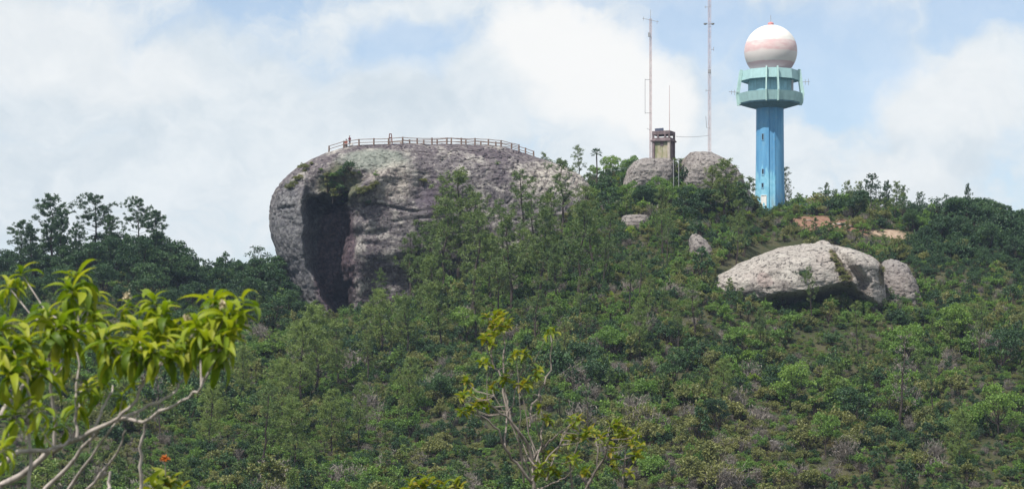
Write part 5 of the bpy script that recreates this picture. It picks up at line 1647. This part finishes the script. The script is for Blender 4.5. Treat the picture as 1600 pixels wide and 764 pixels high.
def near_plant(nm, label, cat, base, paths, clusters, leaf_meshes, leaf_vs, leaf_mat, bark, seed, max_parts, twig_r, per, elev, nmul=1.0, group=None):
    """paths: ([(u, v)...], Y0, Y1, radius px0, radius px1); clusters: (u, v, Y, n, size)"""
    rng = random.Random(seed)
    t = thing(nm, base, label, cat, group)
    o0 = Vector(base)
    pts_all = []
    for path, Y0, Y1, r0, r1, joined in paths:
        k = len(path)
        pp = [P(u, v, Y0 + (Y1 - Y0) * i / (k - 1)) for i, (u, v) in enumerate(path)]
        # finer, slightly crooked
        q = []
        for a, c in zip(pp[:-1], pp[1:]):
            for i in range(3):
                f = i / 3
                q.append(a.lerp(c, f) + Vector([rng.gauss(0, 1) for _ in range(3)]) * (0.006 * Y0 / 11 if i else 0))
        q.append(pp[-1])
        rr = [0.62 * (r0 + (r1 - r0) * i / (len(q) - 1)) * Y0 / F for i in range(len(q))]
        if joined:
            q = [o0 + (q[0] - o0) * 0.0, o0.lerp(q[0], 0.55) + Vector((0, 0, 0.05))] + q; rr = [rr[0] * 1.5, rr[0] * 1.25] + rr
        b = MB(); b.tube([p - o0 for p in q], rr, 7)
        link('branch', b.mesh('branch', [M[bark]], True), t)
        pts_all += [p for p in q[2 if joined else 0:]]
    leaves = []
    tw = MB()
    for u, v, Y, n, sz in clusters:
        c = P(u, v, Y)
        near = min(pts_all, key=lambda p: (p - c).length + 0.6 * max(0, p.z - c.z + 0.03) * 3)
        mid = near.lerp(c, 0.55) + Vector((rng.gauss(0, .02), rng.gauss(0, .02), -0.10 * (c - near).length))
        tw.tube([near - o0, mid - o0, c - o0], [twig_r * 1.3, twig_r, twig_r * 0.6], 5)
        n = int(round(n * nmul))
        for i in range(n):
            az = i * 2.4 + rng.uniform(-.3, .3)
            el = elev[0] + (elev[1] - elev[0]) * i / max(1, n - 1) + rng.uniform(-.2, .2)
            off = Vector((0, 0, -sz * 0.32 * i / n + 0.03 * sz))
            leaves.append((c + off + Vector((rng.gauss(0, .012), rng.gauss(0, .012), 0)) * sz / 0.2, az, el, sz / per * rng.uniform(0.55, 1.25), rng.uniform(-.5, .5), rng.randrange(len(leaf_meshes))))
    o = link('twigs', tw.mesh('twigs', [M[bark]], True), t); tag(o, kind='stuff')
    leaves.sort(key=lambda l: -l[3])
    rest = MB()
    for i, (p, az, el, s, roll, k) in enumerate(leaves):
        R_ = Matrix.Rotation(az, 3, 'Z') @ Matrix.Rotation(-el, 3, 'Y') @ Matrix.Rotation(roll, 3, 'X')
        if i < max_parts:
            o = link('leaf', leaf_meshes[k], t, p - o0); o.rotation_euler = R_.to_euler(); o.scale = (s, s, s)
        else:
            v, f = leaf_vs[k]
            rest.add((v * s) @ np.array(R_).T + np.array(p - o0), f)
    if rest.n:
        tag(link('foliage', rest.mesh('foliage', [M[leaf_mat]], True), t), kind='stuff')
    return t


z7 = lambda L: [(a / 2.1, 400 + b / 2.1) for a, b in L]
Yn = 11.0
bx, by = float(P(-70, 800, Yn).x), Yn
base1 = (bx, by, down(bx, by) - 0.1)
paths = [
    (z7([(0, 750), (80, 710), (160, 640), (240, 605), (330, 560), (390, 530), (450, 470), (490, 380)]), 11.2, 10.8, 9, 3, True),
    (z7([(390, 535), (470, 545), (550, 500), (620, 465), (660, 430)]), 10.95, 10.6, 5, 2.5, False),
    (z7([(380, 545), (440, 515), (520, 480), (580, 440), (628, 380)]), 11.0, 11.3, 5, 2.5, False),
    (z7([(300, 590), (330, 520), (352, 470), (370, 425)]), 11.0, 11.3, 4, 2.2, False),
    (z7([(-20, 700), (60, 640), (150, 640), (230, 600)]), 10.4, 10.8, 8, 3.5, True),
    (z7([(-10, 540), (40, 470), (85, 415)]), 10.8, 11.0, 7, 3.5, True),
    (z7([(150, 760), (250, 660), (310, 590), (330, 560)]), 11.5, 11.1, 6, 3, True),
    (z7([(225, 765), (300, 660), (370, 560)]), 11.9, 11.4, 4.5, 2, True),
    (z7([(285, 765), (350, 690), (400, 610), (412, 570)]), 12.3, 12.0, 4, 1.8, True),
    (z7([(462, 765), (458, 690), (465, 600), (478, 540)]), 12.6, 12.5, 5, 2.5, True),
    (z7([(180, 640), (175, 500), (168, 400), (160, 330)]), 11.2, 11.0, 5, 2.5, False),
    (z7([(95, 760), (100, 640), (95, 500), (90, 400)]), 10.6, 10.6, 5, 3, True),
    (z7([(250, 610), (252, 500), (250, 420), (262, 250)]), 11.3, 11.4, 4.5, 2, False),
    (z7([(360, 760), (362, 705)]), 12.6, 12.6, 5, 3, True),
]
cl = [(125, 432, 11.4, 15, .2), (112, 452, 11.2, 14, .2), (140, 470, 11.5, 12, .2), (72, 490, 11.0, 14, .21), (88, 512, 10.9, 14, .21), (150, 500, 11.2, 13, .2), (165, 525, 10.9, 14, .2), (198, 478, 11.6, 10, .15), (240, 472, 11.3, 13, .19), (252, 492, 11.1, 13, .19),
      (215, 512, 11.0, 14, .2), (205, 540, 10.8, 15, .21), (240, 548, 10.7, 14, .2), (285, 510, 11.2, 13, .2), (335, 472, 10.9, 15, .21), (352, 488, 10.7, 15, .21), (312, 510, 10.7, 15, .21), (335, 535, 10.6, 15, .21), (296, 530, 10.9, 14, .2),
      (2, 512, 10.7, 13, .21), (20, 545, 10.6, 14, .21), (45, 535, 10.8, 14, .21), (62, 575, 10.7, 13, .2), (15, 580, 10.5, 13, .21), (112, 515, 11.0, 13, .2), (58, 635, 10.5, 7, .17), (22, 648, 10.5, 7, .17), (122, 628, 11.4, 10, .17), (158, 592, 11.6, 9, .16),
      (138, 604, 11.3, 9, .16), (192, 618, 11.6, 8, .15), (4, 700, 10.4, 7, .17), (64, 668, 10.8, 5, .15), (102, 660, 11.0, 5, .15), (34, 428, 11.8, 8, .17), (12, 446, 11.8, 8, .17), (375, 470, 10.8, 8, .2), (272, 545, 10.8, 10, .18), (176, 548, 10.9, 10, .19), (100, 560, 11.2, 10, .17), (355, 515, 10.6, 10, .2)]
near_tree = near_plant('leafy_tree', 'large yellow green leafy tree with long drooping leaves and pale crooked branches, close by', 'tree', base1, paths, cl, LEAFM, LEAFV, 'leaf_near', 'branch', 3, 300, 0.004, 0.2, (1.0, -1.0), nmul=1.6)
rng = np.random.default_rng(8)
for u, v, Y in ((198, 466, 11.5), (350, 480, 10.6), (292, 500, 11.0)):
    b = MB(); n = 26
    p = rng.normal(size=(n, 3)) * 0.011; p[:, 2] = np.abs(p[:, 2]) * 1.6
    vv, ff = leaf_quads(p, rng.normal(size=(n, 3)) * 0.5 + np.array([0, 0, 0.8]), 0.028, 0.012, rng); b.add(vv, ff)
    link('flower', b.mesh('flower', [M['flower']]), near_tree, P(u, v, Y) - Vector(base1))

z8 = lambda L: [(640 + a / 2.5125, 460 + b / 2.5125) for a, b in L]
Yb = 22.0
x0 = float(P(835, 800, Yb).x)
base2 = (x0, Yb, down(x0, Yb) - 0.1)
paths = [
    (z8([(490, 764), (475, 620), (440, 555), (400, 500), (340, 450), (305, 415)]), 22, 21.6, 5, 1.6, True),
    (z8([(475, 620), (430, 540), (395, 485), (385, 420), (350, 300), (320, 240), (300, 180), (310, 120)]), 22, 22.4, 4, 1.4, False),
    (z8([(490, 640), (530, 600), (560, 570), (590, 540)]), 22, 21.7, 3, 1.3, False),
    (z8([(470, 520), (480, 430), (530, 350), (555, 270), (553, 160)]), 22.1, 22.6, 3, 1.3, False),
    (z8([(480, 740), (420, 660), (375, 605), (350, 530), (270, 470), (258, 445)]), 21.8, 21.3, 4, 1.4, False),
    (z8([(375, 600), (380, 500), (410, 400), (430, 330)]), 21.8, 22.3, 2.6, 1.2, False),
    (z8([(500, 764), (560, 740), (610, 720)]), 22, 21.8, 2.6, 1.3, False),
    (z8([(640, 780), (630, 660), (660, 590), (665, 520)]), 22.6, 22.4, 3, 1.2, True),
    (z8([(385, 490), (370, 330), (375, 200), (372, 130)]), 22.2, 22.6, 2.6, 1.2, False)]
rs_ = random.Random(77)
for k in range(9):
    a0, b0 = 480 + rs_.uniform(-50, 60), 700 + rs_.uniform(-60, 60)
    a1, b1 = a0 + rs_.uniform(-170, 130), b0 - rs_.uniform(160, 360)
    paths.append((z8([(a0, b0), (a0 * 0.6 + a1 * 0.4 + rs_.uniform(-15, 15), b0 * 0.6 + b1 * 0.4), (a1, b1)]), 22 + rs_.uniform(-.3, .3), 22 + rs_.uniform(-.5, .5), 2.4, 1.0, False))
cl = []
rg = random.Random(5)
for a, b_, r, n in [(335, 110, 42, 9), (300, 155, 30, 5), (375, 115, 28, 5), (345, 75, 18, 3), (555, 150, 16, 2), (410, 235, 18, 2), (460, 230, 14, 2), (285, 262, 16, 2), (440, 345, 26, 4), (390, 330, 26, 4), (512, 308, 20, 3), (230, 392, 20, 3), (252, 432, 24, 4), (205, 455, 14, 1), (275, 412, 16, 2), (325, 372, 14, 2),
                  (512, 445, 10, 1), (300, 420, 16, 2), (548, 640, 30, 4), (520, 690, 30, 4), (575, 690, 24, 3), (560, 482, 12, 1), (600, 560, 14, 1), (225, 340, 16, 2), (655, 515, 26, 4), (690, 545, 20, 3), (640, 560, 14, 2), (640, 650, 20, 3)]:
    for k in range(n):
        cl.append((640 + (a + rg.gauss(0, r * 0.6)) / 2.5125, 460 + (b_ + rg.gauss(0, r * 0.5)) / 2.5125, 22 + rg.uniform(-.4, .5), rg.randint(6, 10), 0.090))
near_plant('twiggy_bush', 'twiggy bush with sparse orange tinged leaves and bare pale stems, in the middle', 'bush', base2, paths, cl, BLFM, BLFV, 'leaf_bush', 'branch_dark', 4, 290, 0.004, 0.105, (1.1, -0.5))
x0 = float(P(960, 800, 23).x)
base3 = (x0, 23, down(x0, 23) - 0.1)
paths = [(z8([(690, 764), (760, 650), (780, 600), (782, 555)]), 23, 22.6, 3.5, 1.2, True), (z8([(835, 764), (848, 640), (850, 550)]), 23, 23.2, 3, 1.2, True), (z8([(700, 740), (735, 690), (740, 600), (725, 560)]), 23, 23.3, 2.5, 1.1, True), (z8([(848, 650), (885, 600), (890, 585)]), 23.1, 23, 2, 1.0, False)]
cl = []
for a, b_, r, n in [(800, 525, 30, 4), (868, 545, 30, 5), (885, 590, 24, 4), (795, 600, 22, 3), (725, 545, 22, 3), (800, 660, 22, 3), (690, 700, 20, 3), (895, 635, 20, 3), (840, 560, 26, 4), (760, 560, 20, 2), (850, 700, 20, 2)]:
    for k in range(n):
        cl.append((640 + (a + rg.gauss(0, r * 0.6)) / 2.5125, 460 + (b_ + rg.gauss(0, r * 0.5)) / 2.5125, 23 + rg.uniform(-.4, .4), rg.randint(5, 9), 0.090))
near_plant('twiggy_bush', 'lower twiggy bush with yellowing leaves beside the taller twiggy bush', 'bush', base3, paths, cl, BLFM, BLFV, 'leaf_bush', 'branch_dark', 6, 200, 0.004, 0.105, (1.1, -0.5))
x0 = float(P(668, 800, 19).x)
base4 = (x0, 19, down(x0, 19) - 0.1)
cl = [(655 + rg.gauss(0, 8), 752 + rg.gauss(0, 5), 19 + rg.uniform(-.2, .2), 6, 0.12) for k in range(6)] + [(712 + rg.gauss(0, 7), 758 + rg.gauss(0, 4), 19, 6, 0.11) for k in range(4)] + [(684, 764, 19, 6, .11)]
near_plant('sapling', 'yellow green tip of a sapling poking up at the foot of the view', 'sapling', base4, [([(668, 800), (658, 756)], 19, 19, 3, 1.5, True), ([(680, 800), (712, 764)], 19, 19, 3, 1.5, True)], cl, BLFM, BLFV, 'leaf_bush', 'branch_dark', 7, 80, 0.005, 0.105, (1.1, -0.4))
x0 = float(P(258, 800, 14).x)
base5 = (x0, 14, down(x0, 14) - 0.1)
cl = [(250, 748, 14, 9, 0.13), (268, 752, 14.1, 9, 0.13), (240, 760, 13.9, 8, 0.13), (282, 764, 14, 8, .12)]
fl = near_plant('flowering_plant', 'yellow green plant with one round orange flower below the leafy tree', 'plant', base5, [([(258, 800), (257, 760), (258, 724)], 14, 14, 3, 1.3, True)], cl, BLFM, BLFV, 'leaf_near', 'branch_dark', 8, 80, 0.004, 0.105, (1.0, -0.4))
b = MB(); n = 70
d = sphere_pts(n, rng); vv, ff = leaf_quads(d * 0.024, d + rng.normal(size=(n, 3)) * 0.3, 0.034, 0.015, rng); b.add(vv, ff)
link('flower', b.mesh('flower', [M['orange_petal']]), fl, P(258, 718, 14) - Vector(base5))

# ------------------------------------------------------------------ thin mountain haze
hm_, N = new_mat('haze')
vol = N.new('ShaderNodeVolumePrincipled')
vol.inputs['Color'].default_value = (0.56, 0.72, 1.0, 1)
vol.inputs['Density'].default_value = 0.00014
vol.inputs['Anisotropy'].default_value = 0.3
oo = N.new('ShaderNodeOutputMaterial'); N.l.new(vol.outputs[0], oo.inputs['Volume'])
xr, yr = gx[-1] + 5, gy[-1] + 5
b = MB(); zl, zh = float(GZ.min()) - 1.5, 78.0
b.box((0, (gy[0] - 5 + yr) / 2, (zl + zh) / 2), (2 * xr, yr - gy[0] + 5, zh - zl))
tag(link('haze', b.mesh('haze', [hm_])), 'thin bluish mountain haze', None, None, 'stuff')
